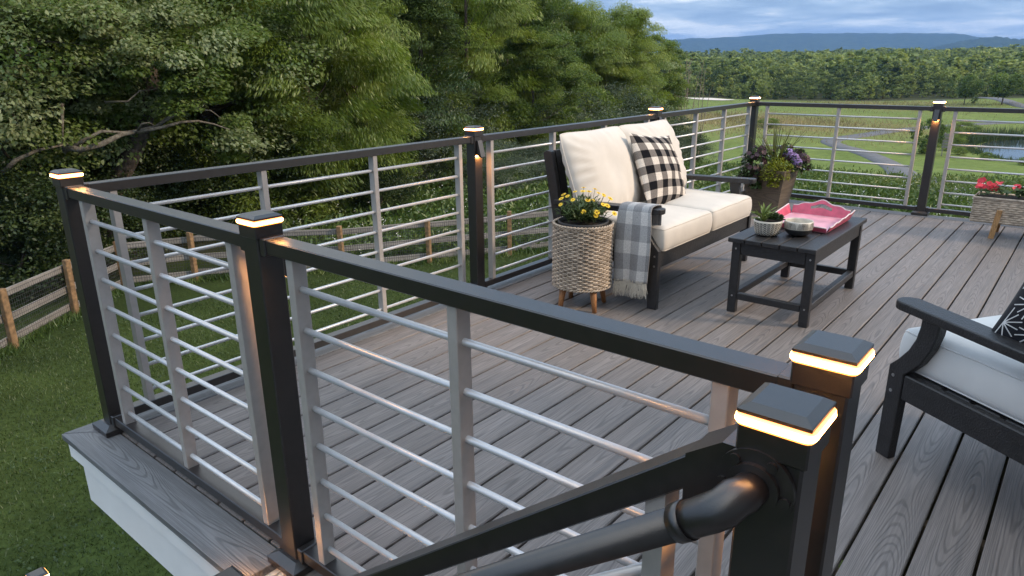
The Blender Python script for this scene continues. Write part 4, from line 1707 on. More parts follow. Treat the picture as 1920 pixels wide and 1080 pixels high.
petunia('petunia_plant', 'dark maroon petunias on the left side of the tapered pot', [(-.15, -.05, .05, .09), (-.20, -.08, -.01, .08), (-.12, -.02, .10, .08), (-.20, -.10, -.09, .06), (-.05, .0, .09, .08), (-.17, -.12, -.13, .045), (-.24, -.06, .02, .06), (-.10, .06, .13, .07), (-.27, -.08, -.05, .045), (-.21, .0, .09, .06)], 3, MAT['darkpetal'], 46)
petunia('petunia_plant', 'dark maroon petunias on the right side of the tapered pot', [(.14, -.02, .09, .09), (.20, -.04, .03, .085), (.24, -.05, .07, .07), (.17, -.08, .0, .07), (.27, -.06, .02, .06), (.12, .03, .14, .07), (.23, .0, .12, .05)], 4, MAT['darkpetal'], 40)
petunia('verbena_plant', 'violet blossoms above the right rim of the tapered pot', [(.12, -.05, .12, .05), (.155, -.07, .09, .05), (.185, -.09, .05, .045)], 5, MAT['purplepetal'], 60)
sp = thing('spike_grass', tuple(pot_point(.03, 0, 0)), 'tall spiky grass rising from the tapered pot', 'plant')
b = MB()
for i in range(46):
    d = (rdir(rng, .72, 1)) + (R_ @ Vector((.0, 0, 0)))
    leaf_quad(b, pot_point(.03 + rng.gauss(0, .012), rng.gauss(0, .012), .0), d, rng.uniform(.34, .50), rng.uniform(.008, .013), droop=rng.uniform(0, .25), seg=4, fold=.3)
no_tint(b.build('blades', MAT['spike'], sp))

# ---- rectangular wicker trough with red impatiens
TX, TY, TW, TD, TZ0, TZ1 = 2.005, 5.43, .98, .26, .105, .300
tr = thing('wicker_trough', (TX + TW / 2, TY + TD / 2, 0), 'rectangular pale wicker flower trough on wooden legs by the back railing', 'planter')
b = MB()
b.box(TX + .006, TX + TW - .006, TY + .006, TY + TD - .006, TZ0 + .005, TZ1 - .012)
b.build('liner', MAT['wicker2'], tr)
b = MB()
nrow = 11
for r_ in range(nrow):
    z = TZ0 + .008 + (TZ1 - TZ0 - .016) * (r_ + .5) / nrow
    hh = (TZ1 - TZ0) / nrow * .52
    for face in range(4):
        Lf = TW if face % 2 == 0 else TD
        n_ = int(Lf / .052)
        for k in range(-1, n_ + 1):
            x0 = (k + .5 * (r_ % 2)) * Lf / n_
            x1 = x0 + Lf / n_ * 1.25
            x0, x1 = max(0, x0), min(Lf, x1)
            if x1 - x0 < .012:
                continue
            pts = []
            for q, (dx, dn) in enumerate(((0, .001), (.25, .006), (.5, .0085), (.75, .006), (1, .001))):
                pts.append((x0 + (x1 - x0) * dx, dn))
            rows = []
            for dz_, sc in ((-hh, .25), (-hh * .4, 1), (hh * .4, 1), (hh, .25)):
                row = []
                for xx, dn in pts:
                    o_ = dn * sc
                    if face == 0:
                        row.append((TX + xx, TY + .004 - o_, z + dz_))
                    elif face == 1:
                        row.append((TX + TW - .004 + o_, TY + xx, z + dz_))
                    elif face == 2:
                        row.append((TX + TW - xx, TY + TD - .004 + o_, z + dz_))
                    else:
                        row.append((TX + .004 - o_, TY + TD - xx, z + dz_))
                rows.append(row)
            b.grid(rows)
b.build('woven_strand', MAT['wicker2'], tr)['kind'] = 'stuff'
b = MB()
c4 = [(TX, TY), (TX + TW, TY), (TX + TW, TY + TD), (TX, TY + TD), (TX, TY)]
b.tube([(x, y, TZ1 - .004) for x, y in c4], .009, 8)
b.build('braided_rim', MAT['wicker2'], tr)
b = MB()
b.box(TX + .02, TX + TW - .02, TY + .02, TY + TD - .02, TZ1 - .0115, TZ1 - .006)
b.build('soil', MAT['soil'], tr)
for x in (TX + .150, TX + TW - .19):
    for y, s_ in ((TY - .024, -1), (TY + TD + .001, 1)):
        b = MB()
        sx = -.012
        vs = []
        for zz_, dx in ((0, -.010), (.215, 0.012)):
            for yy in (y, y + .022):
                for xx in (x, x + .036):
                    vs.append((xx + dx, yy, zz_))
        b.add(vs, [(0, 2, 3, 1), (4, 5, 7, 6), (0, 1, 5, 4), (2, 6, 7, 3), (0, 4, 6, 2), (1, 3, 7, 5)])
        b.build('leg', MAT['oak'], tr)
MAT['impleaf'] = col_leaf('impatiens_leaf', (.050, .085, .032), (.12, .17, .075))
MAT['redpetal'] = plain('red_petal', (.62, .022, .045), .6, 0, .25, 60)
ip = thing('impatiens_row', (TX + TW / 2, TY + TD / 2, TZ1), 'red impatiens in bloom filling the wicker trough', 'plant')
rng = random.Random(31)
b = MB()
for i in range(300):
    x, y = TX + rng.uniform(.02, TW - .02), TY + rng.uniform(.01, TD - .03)
    h = rng.uniform(.01, .075)
    d = rdir(rng, -.1, .7) + Vector((0, -.4, 0))
    leaf_quad(b, (x, y, TZ1 + h), d, rng.uniform(.045, .07), rng.uniform(.026, .036), droop=.35, seg=2)
no_tint(b.build('foliage', MAT['impleaf'], ip))['kind'] = 'stuff'
pm = MB()
for k in range(5):
    a = 2 * PI * k / 5
    leaf_quad(pm, (0, 0, 0), (math.cos(a), math.sin(a), .1), .026, .028, seg=1, fold=0, droop=.1)
me_ = pm.mesh('flower', MAT['redpetal'])
for i in range(52):
    cl_ = rng.choice([.02, .10, .22, .33, .42, .46, .55, .66, .74, .85])
    f = link('flower', me_, ip)
    q = Vector((TX + cl_ + rng.gauss(0, .022) + .02, TY + rng.uniform(-.01, TD - .08), TZ1 + rng.uniform(.06, .115)))
    f.location = q - ORG[ip.name]
    d = rdir(rng, .1, .9) + Vector((0, -.9, .2))
    f.rotation_euler = d.to_track_quat('Z', 'Y').to_euler()

# ---- things on the coffee table
MAT['potcream'] = plain('cream_ceramic', (.62, .58, .50), .45)
MAT['potdark'] = plain('charcoal_ceramic', (.032, .032, .034), .5)
SCX, SCY = 1.402, 2.775
sc = thing('succulent_pot', (SCX, SCY, TZ), 'cream and black herringbone pot on the near corner of the coffee table', 'pot')
prof = [(.0001, TZ + .001), (.048, TZ + .001), (.058, TZ + .012), (.066, TZ + .04), (.0715, TZ + .075), (.0715, TZ + .080), (.066, TZ + .080), (.064, TZ + .070)]
b = MB()
b.lathe(prof, (SCX, SCY), 36)
o = b.build('pot_wall', MAT['potdark'], sc)


def herring(b, c, rz, n, rows, z0, z1, lean, w, tilt=None):
    for r_ in range(rows):
        za, zb = z0 + (z1 - z0) * r_ / rows, z0 + (z1 - z0) * (r_ + 1) / rows
        for k in range(n):
            a0 = 2 * PI * k / n
            for sgn in (1, -1):
                P_ = []
                for q in range(4):
                    t = q / 3
                    aa = a0 + (sgn * lean * t) * 2 * PI / n
                    z = za + (zb - za) * (.08 + .84 * t) if True else za
                    rr = rz(z) + .0012
                    z_ = z + abs(sgn) * 0
                    P_.append([(c[0] + rr * math.cos(aa), c[1] + rr * math.sin(aa), z_ - w), (c[0] + rr * math.cos(aa), c[1] + rr * math.sin(aa), z_ + w)])
                b.grid(P_)


rz = lambda z: float(np.interp(z - TZ, [.0, .012, .04, .075, .08], [.048, .058, .066, .0715, .0715]))
b = MB()
herring(b, (SCX, SCY), rz, 22, 1, TZ + .008, TZ + .020, .42, .0016)
for r_ in range(6):
    herring(b, (SCX, SCY), rz, 22, 1, TZ + .008 + .0105 * r_, TZ + .020 + .0105 * r_, .42, .0020)
for k in range(22):
    a = 2 * PI * (k + .5) / 22
    P_ = []
    for q in range(6):
        z = TZ + .006 + .066 * q / 5
        P_.append([(SCX + (rz(z) + .0012) * math.cos(a + s_ * .022), SCY + (rz(z) + .0012) * math.sin(a + s_ * .022), z) for s_ in (-1, 1)])
    b.grid(P_)
b.build('herringbone_pattern', MAT['potcream'], sc)
b = MB()
b.lathe([(.0725, TZ + .073), (.0728, TZ + .080), (.070, TZ + .083), (.066, TZ + .081)], (SCX, SCY), 36)
b.build('rim', MAT['potcream'], sc)
b = MB()
b.disc((SCX, SCY), .065, TZ + .071, 30)
b.build('soil', MAT['soil'], sc)
MAT['succ'] = col_leaf('aloe_leaf', (.22, .29, .09), (.42, .48, .24), .15)
MAT['succ2'] = col_leaf('rosette_leaf', (.075, .115, .055), (.16, .21, .10), .1)
rng = random.Random(4)
al = thing('aloe_plant', (SCX - .03, SCY, TZ + .07), 'pale green spiky succulent in the herringbone pot', 'plant')
b = MB()
for i in range(46):
    d = rdir(rng, .1, 1)
    q = R_ @ Vector((-.028, 0, 0))
    leaf_quad(b, (SCX + q.x + d.x * .008, SCY + q.y + d.y * .008, TZ + .072 + rng.uniform(0, .045)), d, rng.uniform(.045, .085), rng.uniform(.011, .016), seg=2, fold=.5, droop=rng.uniform(-.1, .15))
no_tint(b.build('leaves', MAT['succ'], al))
ro = thing('rosette_succulent', (SCX + .03, SCY, TZ + .07), 'dark green rosette succulent in the herringbone pot', 'plant')
b = MB()
for (ox, oy, s_) in ((.035, -.005, 1.0), (.058, -.02, .7), (.02, .03, .8)):
    q = R_ @ Vector((ox, oy, 0))
    for ring in range(4):
        for k in range(8):
            a = 2 * PI * k / 8 + ring * .4
            el_ = .15 + ring * .33
            d = Vector((math.cos(a) * math.cos(el_), math.sin(a) * math.cos(el_), math.sin(el_)))
            leaf_quad(b, (SCX + q.x, SCY + q.y, TZ + .082 + ring * .005), d, .042 * s_ * (1 - ring * .13), .026 * s_, seg=2, fold=.35, droop=-.1)
no_tint(b.build('leaves', MAT['succ2'], ro))

BX, BY = 1.532, 2.865
bw = thing('ceramic_bowl', (BX, BY, TZ), 'small bowl with dark base and etched cream band on the coffee table', 'bowl')
b = MB()
b.lathe([(.0001, TZ + .001), (.038, TZ + .001), (.052, TZ + .010), (.066, TZ + .026), (.0705, TZ + .040)], (BX, BY), 40)
b.build('base', MAT['potdark'], bw)
b = MB()
b.lathe([(.0708, TZ + .040), (.0722, TZ + .055), (.0718, TZ + .072), (.0700, TZ + .080), (.0672, TZ + .0805), (.0660, TZ + .074), (.0665, TZ + .055), (.060, TZ + .032), (.040, TZ + .018), (.0001, TZ + .016)], (BX, BY), 40)
b.build('band', MAT['potcream'], bw)
b = MB()
for k in range(14):
    a0 = 2 * PI * k / 14
    sg = 1 if k % 2 else -1
    for q in range(6):
        P_ = []
        for t in (0, .5, 1):
            aa = a0 + 2 * PI / 14 * (q / 6 + .30 * t * sg)
            z = TZ + .043 + .033 * t
            rr = .0728
            P_.append([(BX + rr * math.cos(aa - .011), BY + rr * math.sin(aa - .011), z), (BX + rr * math.cos(aa + .011), BY + rr * math.sin(aa + .011), z)])
        b.grid(P_)
b.build('etched_lines', MAT['potdark'], bw)

# pink tray with raised ends
MAT['pink'] = plain('pink_lacquer', (.60, .10, .165), .3, 0, .12, 25, spec=.6)
MAT['pinkpale'] = plain('pale_pink_lacquer', (.72, .36, .42), .3, 0, .15, 12, spec=.6)
MAT['trayedge'] = plain('white_tray_edge', (.68, .55, .56), .5)
tX0, tX1, tY0, tY1 = 1.318, 1.640, 2.99, 3.40
tray = thing('serving_tray', ((tX0 + tX1) / 2, (tY0 + tY1) / 2, TZ), 'pink lacquer serving tray with scalloped handled ends', 'tray')
b = MB()
b.box(tX0, tX1, tY0, tY1, TZ + .001, TZ + .010, .002)
b.build('tray_base', MAT['pinkpale'], tray)


def tray_side(P0, P1, out, hts, hole, name):
    """wall from P0 to P1 leaning outwards; hts = height along it; hole = (t0, t1, h0, h1)"""
    P0, P1, out = Vector(P0), Vector(P1), Vector(out)
    n_ = 32
    m_ = 8
    b = MB()
    eb_ = MB()
    outer, inner, top = [], [], []
    for i in range(n_ + 1):
        t = i / n_
        h = hts(t)
        o_, i_ = [], []
        for j in range(m_ + 1):
            z = h * j / m_
            q = P0.lerp(P1, t) + out * (z * .42) + Vector((0, 0, z))
            i_.append(q)
            o_.append(q + out * .006 - Vector((0, 0, .002)))
        outer.append(o_)
        inner.append(i_)
        top.append((i_[-1] + o_[-1]) / 2)
    for g in (outer, inner):
        vs = [q for r in g for q in r]
        fs = []
        for i in range(n_):
            for j in range(m_):
                t = (i + .5) / n_
                if hole and hole[0] < t < hole[1] and hole[2] <= j < hole[3]:
                    continue
                fs.append((i * (m_ + 1) + j, i * (m_ + 1) + j + 1, (i + 1) * (m_ + 1) + j + 1, (i + 1) * (m_ + 1) + j))
        b.add(vs, fs, True)
    o = b.build(name, MAT['pink'], tray)
    e = MB()
    e.tube(top, .0042, 6)
    e.build('tray_edge', MAT['trayedge'], o)


endh = lambda t: .044 + .036 * math.sin(PI * t) ** 2 - .006 * math.cos(6 * PI * t) * (1 if .1 < t < .9 else 0)
sideh = lambda t: .050 + .008 * math.sin(PI * t) ** 2 + .004 * math.cos(8 * PI * t)
zb_ = TZ + .009
tray_side((tX0, tY1, zb_), (tX1, tY1, zb_), (0, 1, 0), endh, (.30, .70, 4, 6), 'handled_end')
tray_side((tX0, tY0, zb_), (tX1, tY0, zb_), (0, -1, 0), lambda t: .022 + .004 * math.sin(PI * t), None, 'low_end')
tray_side((tX0, tY0, zb_), (tX0, tY1, zb_), (-1, 0, 0), lambda t: .022 + .028 * t, None, 'tray_side')
tray_side((tX1, tY0, zb_), (tX1, tY1, zb_), (1, 0, 0), lambda t: .022 + .028 * t + .004 * math.cos(8 * PI * t), None, 'tray_side')
# ------------------------------------------------------------------ yard fence
fence_pts = [(-11.0, .1), (-12.1, 1.45), (-13.15, 2.72), (-14.35, 4.26), (-15.45, 5.8), (-14.75, 7.25), (-13.6, 8.75), (-12.4, 10.15), (-11.15, 12.15), (-9.95, 14.2), (-8.75, 16.3), (-7.4, 18.3), (-5.6, 19.9),
             (-3.2, 20.6), (-.9, 21.1), (1.5, 21.5), (3.9, 21.8), (6.3, 22.0)]
fence = thing('yard_fence', (fence_pts[0][0], fence_pts[0][1], -4), 'weathered three rail fence with wire mesh round the lawn', 'fence')
rng = random.Random(12)
wire = MB()
for i, (x, y) in enumerate(fence_pts):
    g = gzf(x, y)
    b = MB()
    a = rng.uniform(-.15, .15)
    R = Matrix.Translation((x, y, g)) @ Matrix.Rotation(a + math.atan2(2.0, -1.2), 4, 'Z') @ Matrix.Rotation(rng.uniform(-.03, .03), 4, 'X')
    b.box(-.065, .065, -.06, .06, -.3, 1.24 + rng.uniform(-.02, .05), .012, R)
    b.build('post', MAT['fence_post'], fence)
    if i == len(fence_pts) - 1:
        break
    x2, y2 = fence_pts[i + 1]
    g2 = gzf(x2, y2)
    A, B = Vector((x, y, g)), Vector((x2, y2, g2))
    d = (B - A)
    nrm = Vector((-d.y, d.x, 0)).normalized()
    if nrm.dot(Vector((0, 4, 0)) - A) > 0:
        nrm = -nrm
    for h in (.18, .62, 1.08):
        b = MB()
        p = A + nrm * .075
        q = B + nrm * .075
        h1, h2 = h + rng.uniform(-.025, .025), h + rng.uniform(-.025, .025)
        w = .075
        vs = []
        for pt, hh in ((p, h1), (q, h2)):
            for oo in (0, .035):
                for zz_ in (-w, w):
                    vs.append(tuple(pt + nrm * oo + Vector((0, 0, hh + zz_))))
        b.add(vs, [(0, 1, 3, 2), (4, 6, 7, 5), (0, 4, 5, 1), (2, 3, 7, 6), (1, 5, 7, 3), (0, 2, 6, 4)])
        b.build('rail', MAT['fence_rail'], fence)
    # wire mesh on the lawn side of the rails
    L = d.length
    u = d.normalized()
    o_ = A + nrm * .0715
    n_ = int(L / .06)
    for k in range(n_ + 1):
        q = o_ + d * (k / n_)
        wire.add([q - u * .0045 + Vector((0, 0, .03)), q + u * .0045 + Vector((0, 0, .03)), q + u * .0045 + Vector((0, 0, 1.12)), q - u * .0045 + Vector((0, 0, 1.12))], [(0, 1, 2, 3)])
    for k in range(13):
        z = .04 + 1.07 * k / 12
        wire.add([o_ + Vector((0, 0, z - .0045)), o_ + d + Vector((0, 0, z - .0045)), o_ + d + Vector((0, 0, z + .0045)), o_ + Vector((0, 0, z + .0045))], [(0, 1, 2, 3)])
wire.build('wire_mesh', MAT['wire'], fence)['kind'] = 'stuff'

# ------------------------------------------------------------------ leaves by the thousand
def leaves(rs, C, spread, n_per, L, W, tint_c, up_bias=.8, droop=.25, hang=0.0, comb=0.0):
    """C: (m,3) clump centres, spread (m,3) radii -> (m*n_per,4,3) leaf quads"""
    m_ = len(C)
    N = m_ * n_per
    off = rs.randn(m_, n_per, 3)
    rr = np.linalg.norm(off, axis=2, keepdims=True)
    off = off / (rr + 1e-9) * np.minimum(rr, 1.9) * .62
    off[:, :, 2] -= droop * (off[:, :, 0] ** 2 + off[:, :, 1] ** 2)
    P = (C[:, None, :] + off * spread[:, None, :]).reshape(N, 3)
    outw = off.reshape(N, 3) * np.repeat(spread, n_per, 0)
    outw /= np.linalg.norm(outw, axis=1, keepdims=True) + 1e-9
    d = rs.randn(N, 3) * .7 + outw * .8
    d[:, 2] -= hang
    # comb: leaves of one spray lie the same way, as on a wind-blown bough
    if comb:
        rad = C * np.array([1, 1, .3]) - np.array([0, 0, 0])
        rad = rad / (np.linalg.norm(rad, axis=1, keepdims=True) + 1e-6)
        cd = rad * .7 + rs.randn(m_, 3) * .45 + np.array([.35, .2, -hang * .8 - .15])
        cd /= np.linalg.norm(cd, axis=1, keepdims=True)
        d = d / (np.linalg.norm(d, axis=1, keepdims=True) + 1e-9) * (1 - comb) + np.repeat(cd, n_per, 0) * comb
    d /= np.linalg.norm(d, axis=1, keepdims=True) + 1e-9
    nn_ = rs.randn(N, 3) * .55 + outw * .4
    nn_[:, 2] += up_bias
    if comb:
        cn = rs.randn(m_, 3) * .38 + np.array([0, 0, 1.0])
        nn_ = nn_ * (1 - comb * .8) + np.repeat(cn, n_per, 0) * comb
    s = np.cross(d, nn_)
    s /= np.linalg.norm(s, axis=1, keepdims=True) + 1e-9
    l = (rs.uniform(L[0], L[1], N))[:, None]
    w = (rs.uniform(W[0], W[1], N))[:, None]
    bend = np.cross(s, d)
    V = np.stack([P - d * l * .5, P + s * w * .5 + bend * w * .12, P + d * l * .5, P - s * w * .5 + bend * w * .12], 1)
    t = np.repeat(tint_c, n_per) + rs.randn(N) * .06
    return V, np.clip(t, 0, 1)


def crown_clumps(rs, m_, R, z0, z1, shape='round', flat=.5, size=(.10, .17), lobes=.28, inner=.38):
    """clump centres in an uneven crown volume"""
    zc, hz_ = (z0 + z1) / 2, (z1 - z0) / 2
    th = rs.rand(m_) * 2 * PI
    cz = rs.uniform(-1, 1, m_)
    r = rs.rand(m_) ** inner
    ph = rs.rand(6) * 6.28
    lob = 1 + lobes * (np.sin(2 * th + ph[0] + 1.5 * cz) * .5 + np.sin(3 * th + ph[1] - 2 * cz) * .35 + np.sin(5 * th + ph[2] + 3.3 * cz) * .3)
    if shape == 'cone':
        prof = np.clip((1 - cz) / 2, 0, 1) ** .8 * .98 + .06
    elif shape == 'vase':
        prof = np.sqrt(np.clip(1 - cz ** 2, 0, 1)) * (.75 + .3 * cz)
    else:
        prof = np.sqrt(np.clip(1 - np.abs(cz) ** 2.3, 0, 1))
    C = np.stack([R * r * prof * lob * np.cos(th), R * r * prof * lob * np.sin(th), zc + hz_ * cz * (.92 + .08 * lob)], 1)
    s = rs.uniform(size[0], size[1], m_) * R * 1.15
    sp = np.stack([s, s, s * flat], 1)
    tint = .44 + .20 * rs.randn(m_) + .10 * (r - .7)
    return C, sp, np.clip(tint, .05, .98)


def trunk_mesh(name, rs, H, r0, C, nl=9, lean=(0, 0), mat='bark', zb=.25):
    b = MB()
    pts = []
    n_ = 8
    for i in range(n_ + 1):
        t = i / n_
        pts.append((lean[0] * t + .12 * math.sin(t * 5 + rs.rand()) * t, lean[1] * t + .12 * math.sin(t * 4 + 1) * t, H * t - .3))
    b.tube(pts, [r0 * (1.35 if i == 0 else 1) * (1 - .8 * i / n_) + .01 for i in range(n_ + 1)], 9)
    idx = rs.permutation(len(C))[:nl]
    for k in idx:
        c = Vector(C[k])
        t = min(.92, max(zb, (c.z / H) * .72))
        q = Vector(pts[0]).lerp(Vector(pts[-1]), t)
        mid = q.lerp(c, .5) + Vector((rs.randn() * .15, rs.randn() * .15, -.12 * (c - q).length * .5))
        r_ = r0 * (1 - .8 * t) * .5
        b.tube([q, q.lerp(mid, .5) + Vector((rs.randn() * .06, rs.randn() * .06, .0)), mid, mid.lerp(c, .6) + Vector((rs.randn() * .1, rs.randn() * .1, .05)), c], [r_, r_ * .8, r_ * .6, r_ * .4, r_ * .2], 6, cap=False)
    return b.mesh(name, MAT[mat])


KIND = {}


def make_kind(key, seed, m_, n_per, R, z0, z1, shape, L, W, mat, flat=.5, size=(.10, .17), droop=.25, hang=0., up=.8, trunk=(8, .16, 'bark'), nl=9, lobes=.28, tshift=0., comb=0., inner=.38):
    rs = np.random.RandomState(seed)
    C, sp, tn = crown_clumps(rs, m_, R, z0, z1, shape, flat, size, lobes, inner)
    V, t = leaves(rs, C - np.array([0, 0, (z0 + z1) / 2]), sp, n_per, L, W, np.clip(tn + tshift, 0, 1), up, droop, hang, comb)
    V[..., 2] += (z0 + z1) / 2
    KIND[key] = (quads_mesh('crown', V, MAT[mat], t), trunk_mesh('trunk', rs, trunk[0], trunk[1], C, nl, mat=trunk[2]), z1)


# name: unit trees about 10 m tall, scaled where they stand
make_kind('maple', 1, 160, 400, 4.2, 2.6, 10, 'round', (.09, .15), (.06, .10), 'leaf_maple', .34, (.13, .22), .3, .25, .9, (8.0, .20, 'bark'), 14, comb=.45, inner=.28, tshift=.12)
make_kind('maple2', 2, 160, 400, 4.0, 2.4, 10, 'round', (.09, .15), (.06, .10), 'leaf_maple', .34, (.13, .22), .3, .25, .9, (8.0, .20, 'bark'), 14, comb=.45, inner=.28, tshift=.12)
make_kind('locust', 3, 190, 400, 3.9, 1.0, 10, 'round', (.14, .25), (.028, .048), 'leaf_locust', .42, (.12, .21), .7, .75, .5, (8.5, .17, 'bark'), 12, comb=.65, inner=.26, tshift=.13)
make_kind('locust2', 4, 190, 400, 3.7, 1.0, 10, 'vase', (.14, .25), (.028, .048), 'leaf_locust', .40, (.12, .21), .6, .6, .5, (8.5, .17, 'bark'), 12, comb=.65, inner=.26, tshift=.13)
make_kind('broad', 5, 180, 330, 3.6, .9, 10, 'round', (.10, .18), (.06, .09), 'leaf_broad', .40, (.11, .20), .35, .2, .9, (8.5, .17, 'bark'), 12, .36, comb=.4, inner=.28)
make_kind('broad2', 6, 180, 330, 3.3, .7, 10, 'round', (.10, .18), (.06, .09), 'leaf_broad', .38, (.10, .19), .35, .2, .9, (8.5, .17, 'bark'), 12, .42, comb=.4, inner=.28)
make_kind('cedar', 7, 200, 320, 2.9, .3, 10, 'cone', (.13, .24), (.026, .045), 'leaf_cedar', .34, (.13, .23), .4, .2, .6, (9.0, .15, 'bark'), 10, comb=.6, inner=.28)
make_kind('pine', 8, 130, 330, 3.2, .8, 10, 'cone', (.16, .26), (.016, .026), 'leaf_pine', .32, (.14, .24), .25, .1, .5, (9.3, .16, 'bark'), 14, comb=.6, inner=.28)
make_kind('bush', 9, 80, 260, 1.0, .02, 1.8, 'round', (.035, .06), (.022, .036), 'leaf_shaded', .6, (.16, .28), .25, .1, .8, (1.0, .03, 'bark'), 5)
make_kind('greybush', 10, 80, 260, 1.1, .02, 1.9, 'round', (.035, .06), (.014, .022), 'leaf_grey', .6, (.15, .26), .25, .1, .8, (1.0, .03, 'bark'), 5)
make_kind('locustbush', 11, 80, 260, 1.0, .02, 1.9, 'round', (.05, .085), (.014, .022), 'leaf_locust', .65, (.15, .26), .4, .3, .6, (1.0, .03, 'bark'), 5)


def tree(key, x, y, H, label, cat='tree', name=None, group=None, rot=None, wid=1.0, gz_=None):
    cm, tm, h0 = KIND[key]
    g = gzf(x, y) if gz_ is None else gz_
    t = thing(name or ('tree' if cat == 'tree' else 'bush'), (x, y, g), label, cat, group, rot=(rot if rot is not None else (x * 12.9 + y * 78.2) % 6.28), local=True)
    s = H / h0
    c = link('crown', cm, t)
    k = link('trunk', tm, t)
    for o in (c, k):
        o.scale = (s * wid, s * wid, s)
    return t


# woodland along the left of the garden: bearing column, distance, picture height of the top
WOOD_LABEL = {
    'maple': ('maple_tree', 'broad leaved tree'), 'maple2': ('maple_tree', 'broad leaved tree'), 'locust': ('locust_tree', 'feathery yellow green tree'), 'locust2': ('locust_tree', 'feathery yellow green tree'),
    'broad': ('leafy_tree', 'rounded mid green tree'), 'broad2': ('leafy_tree', 'rounded mid green tree'), 'cedar': ('cedar_tree', 'dark conical cedar'), 'pine': ('pine_tree', 'soft needled pine')}
front = [
    ('maple', 40, 23.5, -150, 1.05, 'broad leaved tree with pale leaf undersides at the far upper left'),
    ('pine', 0, 21.0, 265, 1.1, 'low soft needled pine behind the left end of the fence'),
    ('maple2', 372, 26, -170, 1.1, 'broad leaved tree with pale leaves right of the leaning trunk'),
    ('locust', 575, 27, -110, 1.0, 'feathery yellow green tree drooping over the left railing'),
    ('locust2', 668, 30, -60, .8, 'bright drooping tree edge left of the dark cedars'),
    ('cedar', 790, 35, -70, 1.25, 'dark cedar behind the middle of the left railing'),
    ('broad', 735, 33, 150, .9, 'low leafy tree with bright tips below the dark cedar'),
    ('locust', 880, 40, -90, 1.05, 'feathery green tree above the downlight post'),
    ('broad2', 1005, 40, 58, .95, 'rounded light green tree above the left loveseat cushion'),
    ('broad', 955, 48, -60, 1.0, 'tall leafy tree rising out of the picture left of the sky'),
    ('locust2', 1040, 54, -12, 1.0, 'tall feathery tree whose top edge meets the sky'),
    ('locust', 1105, 56, 20, 1.05, 'yellow green tree with a rounded top against the clouds'),
    ('locust2', 1175, 58, 22, 1.0, 'flat topped spreading tree at the right end of the wood'),
    ('broad2', 1235, 66, 74, .95, 'low drooping tree at the very right end of the wood'),
]
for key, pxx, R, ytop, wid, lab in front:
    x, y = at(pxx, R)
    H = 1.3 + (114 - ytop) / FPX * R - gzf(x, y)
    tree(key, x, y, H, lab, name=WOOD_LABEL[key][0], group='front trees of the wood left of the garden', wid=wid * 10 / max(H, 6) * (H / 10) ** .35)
rng = random.Random(77)
ks = ['maple', 'broad', 'cedar', 'locust', 'broad2', 'maple2', 'locust2', 'broad']
i = 0
for row, (dR, step) in enumerate(((7, 95), (14, 105), (23, 120))):
    pxx = -160 + row * 37
    while pxx < 1180 - row * 20:
        R0 = 24 + max(0, pxx - 250) * .038 + dR + rng.uniform(-1.5, 1.5)
        ytop = -190 + max(0, pxx - 100) * .11 - row * 12 if pxx < 1000 else 10 + (pxx - 1000) * .2
        if pxx > 930:
            ytop = max(ytop, -40 + (pxx - 930) * .42)
        x, y = at(pxx, R0)
        H = min(15, 1.3 + (114 - ytop) / FPX * R0 - gzf(x, y))
        key = ks[i % len(ks)]
        tree(key, x, y, H, 'dark tree standing deep in the wood behind the front trees', name=WOOD_LABEL[key][0], group='trees deep in the wood', wid=1.15)
        i += 1
        pxx += step * rng.uniform(.85, 1.15)

# understorey bushes along the wood's edge, behind the fence
under = [
    (-60, 20.5, 3.2, 'bush', 'behind the fence outside the left end of the picture'), (60, 21.5, 2.6, 'bush', 'behind the leftmost fence bay'), (140, 22.5, 2.8, 'bush', 'behind the fence, left of the corner post'),
    (205, 24, 2.2, 'bush', 'at the foot of the leaning trunk'), (285, 24.5, 3.2, 'bush', 'just right of the leaning trunk'), (355, 25, 3.4, 'locustbush', 'behind the short railing panel'),
    (430, 25, 3.6, 'bush', 'behind the second lit post from the left'), (500, 25.5, 4.2, 'locustbush', 'behind the second baluster of the left railing'), (560, 27, 3.6, 'locustbush', 'under the drooping feathery tree'),
    (620, 29.5, 3.4, 'bush', 'under the right edge of the drooping tree'), (680, 31, 3.8, 'locustbush', 'below the bright tree edge left of the dark cedar'), (742, 33, 4.2, 'greybush', 'at the foot of the dark cedar'),
    (800, 35, 4.2, 'locustbush', 'left of the downlight post by the daisies'), (850, 37, 4.4, 'greybush', 'just left of the downlight post cap'), (905, 39, 4.6, 'locustbush', 'just right of the downlight post cap'),
    (960, 41, 4.6, 'greybush', 'above the railing between downlight post and loveseat'), (1010, 43, 4.6, 'locustbush', 'left of the loveseat cushions'), (1055, 46, 4.6, 'greybush', 'above the left loveseat cushion'),
    (1100, 49, 5.0, 'locustbush', 'above the middle of the loveseat back'), (1150, 50, 5.2, 'greybush', 'above the seam of the loveseat cushions'), (1195, 54, 4.8, 'bush', 'left of the post behind the loveseat'),
    (1235, 58, 4.4, 'greybush', 'right behind the post above the loveseat'), (1270, 63, 3.6, 'greybush', 'left of the bare saplings'), (1300, 68, 3.2, 'bush', 'at the foot of the bare saplings'),
    (1322, 74, 2.6, 'greybush', 'right of the bare saplings beside the bunker'), (935, 30, 2.2, 'greybush', 'in the weeds right of the downlight post'), (1020, 33, 2.0, 'greybush', 'in the weeds left of the loveseat'),
    (700, 26, 2.0, 'bush', 'low behind the third baluster of the left railing')]
names_u = {'bush': 'green bush', 'greybush': 'grey green bush', 'locustbush': 'yellow green bush'}
for k, (pxx, R, H, key, where) in enumerate(under):
    x, y = at(pxx, R)
    tree(key, x, y, H, names_u[key] + ' ' + where, cat='bush', group=names_u[key] + 'es along the wood', wid=1.15)
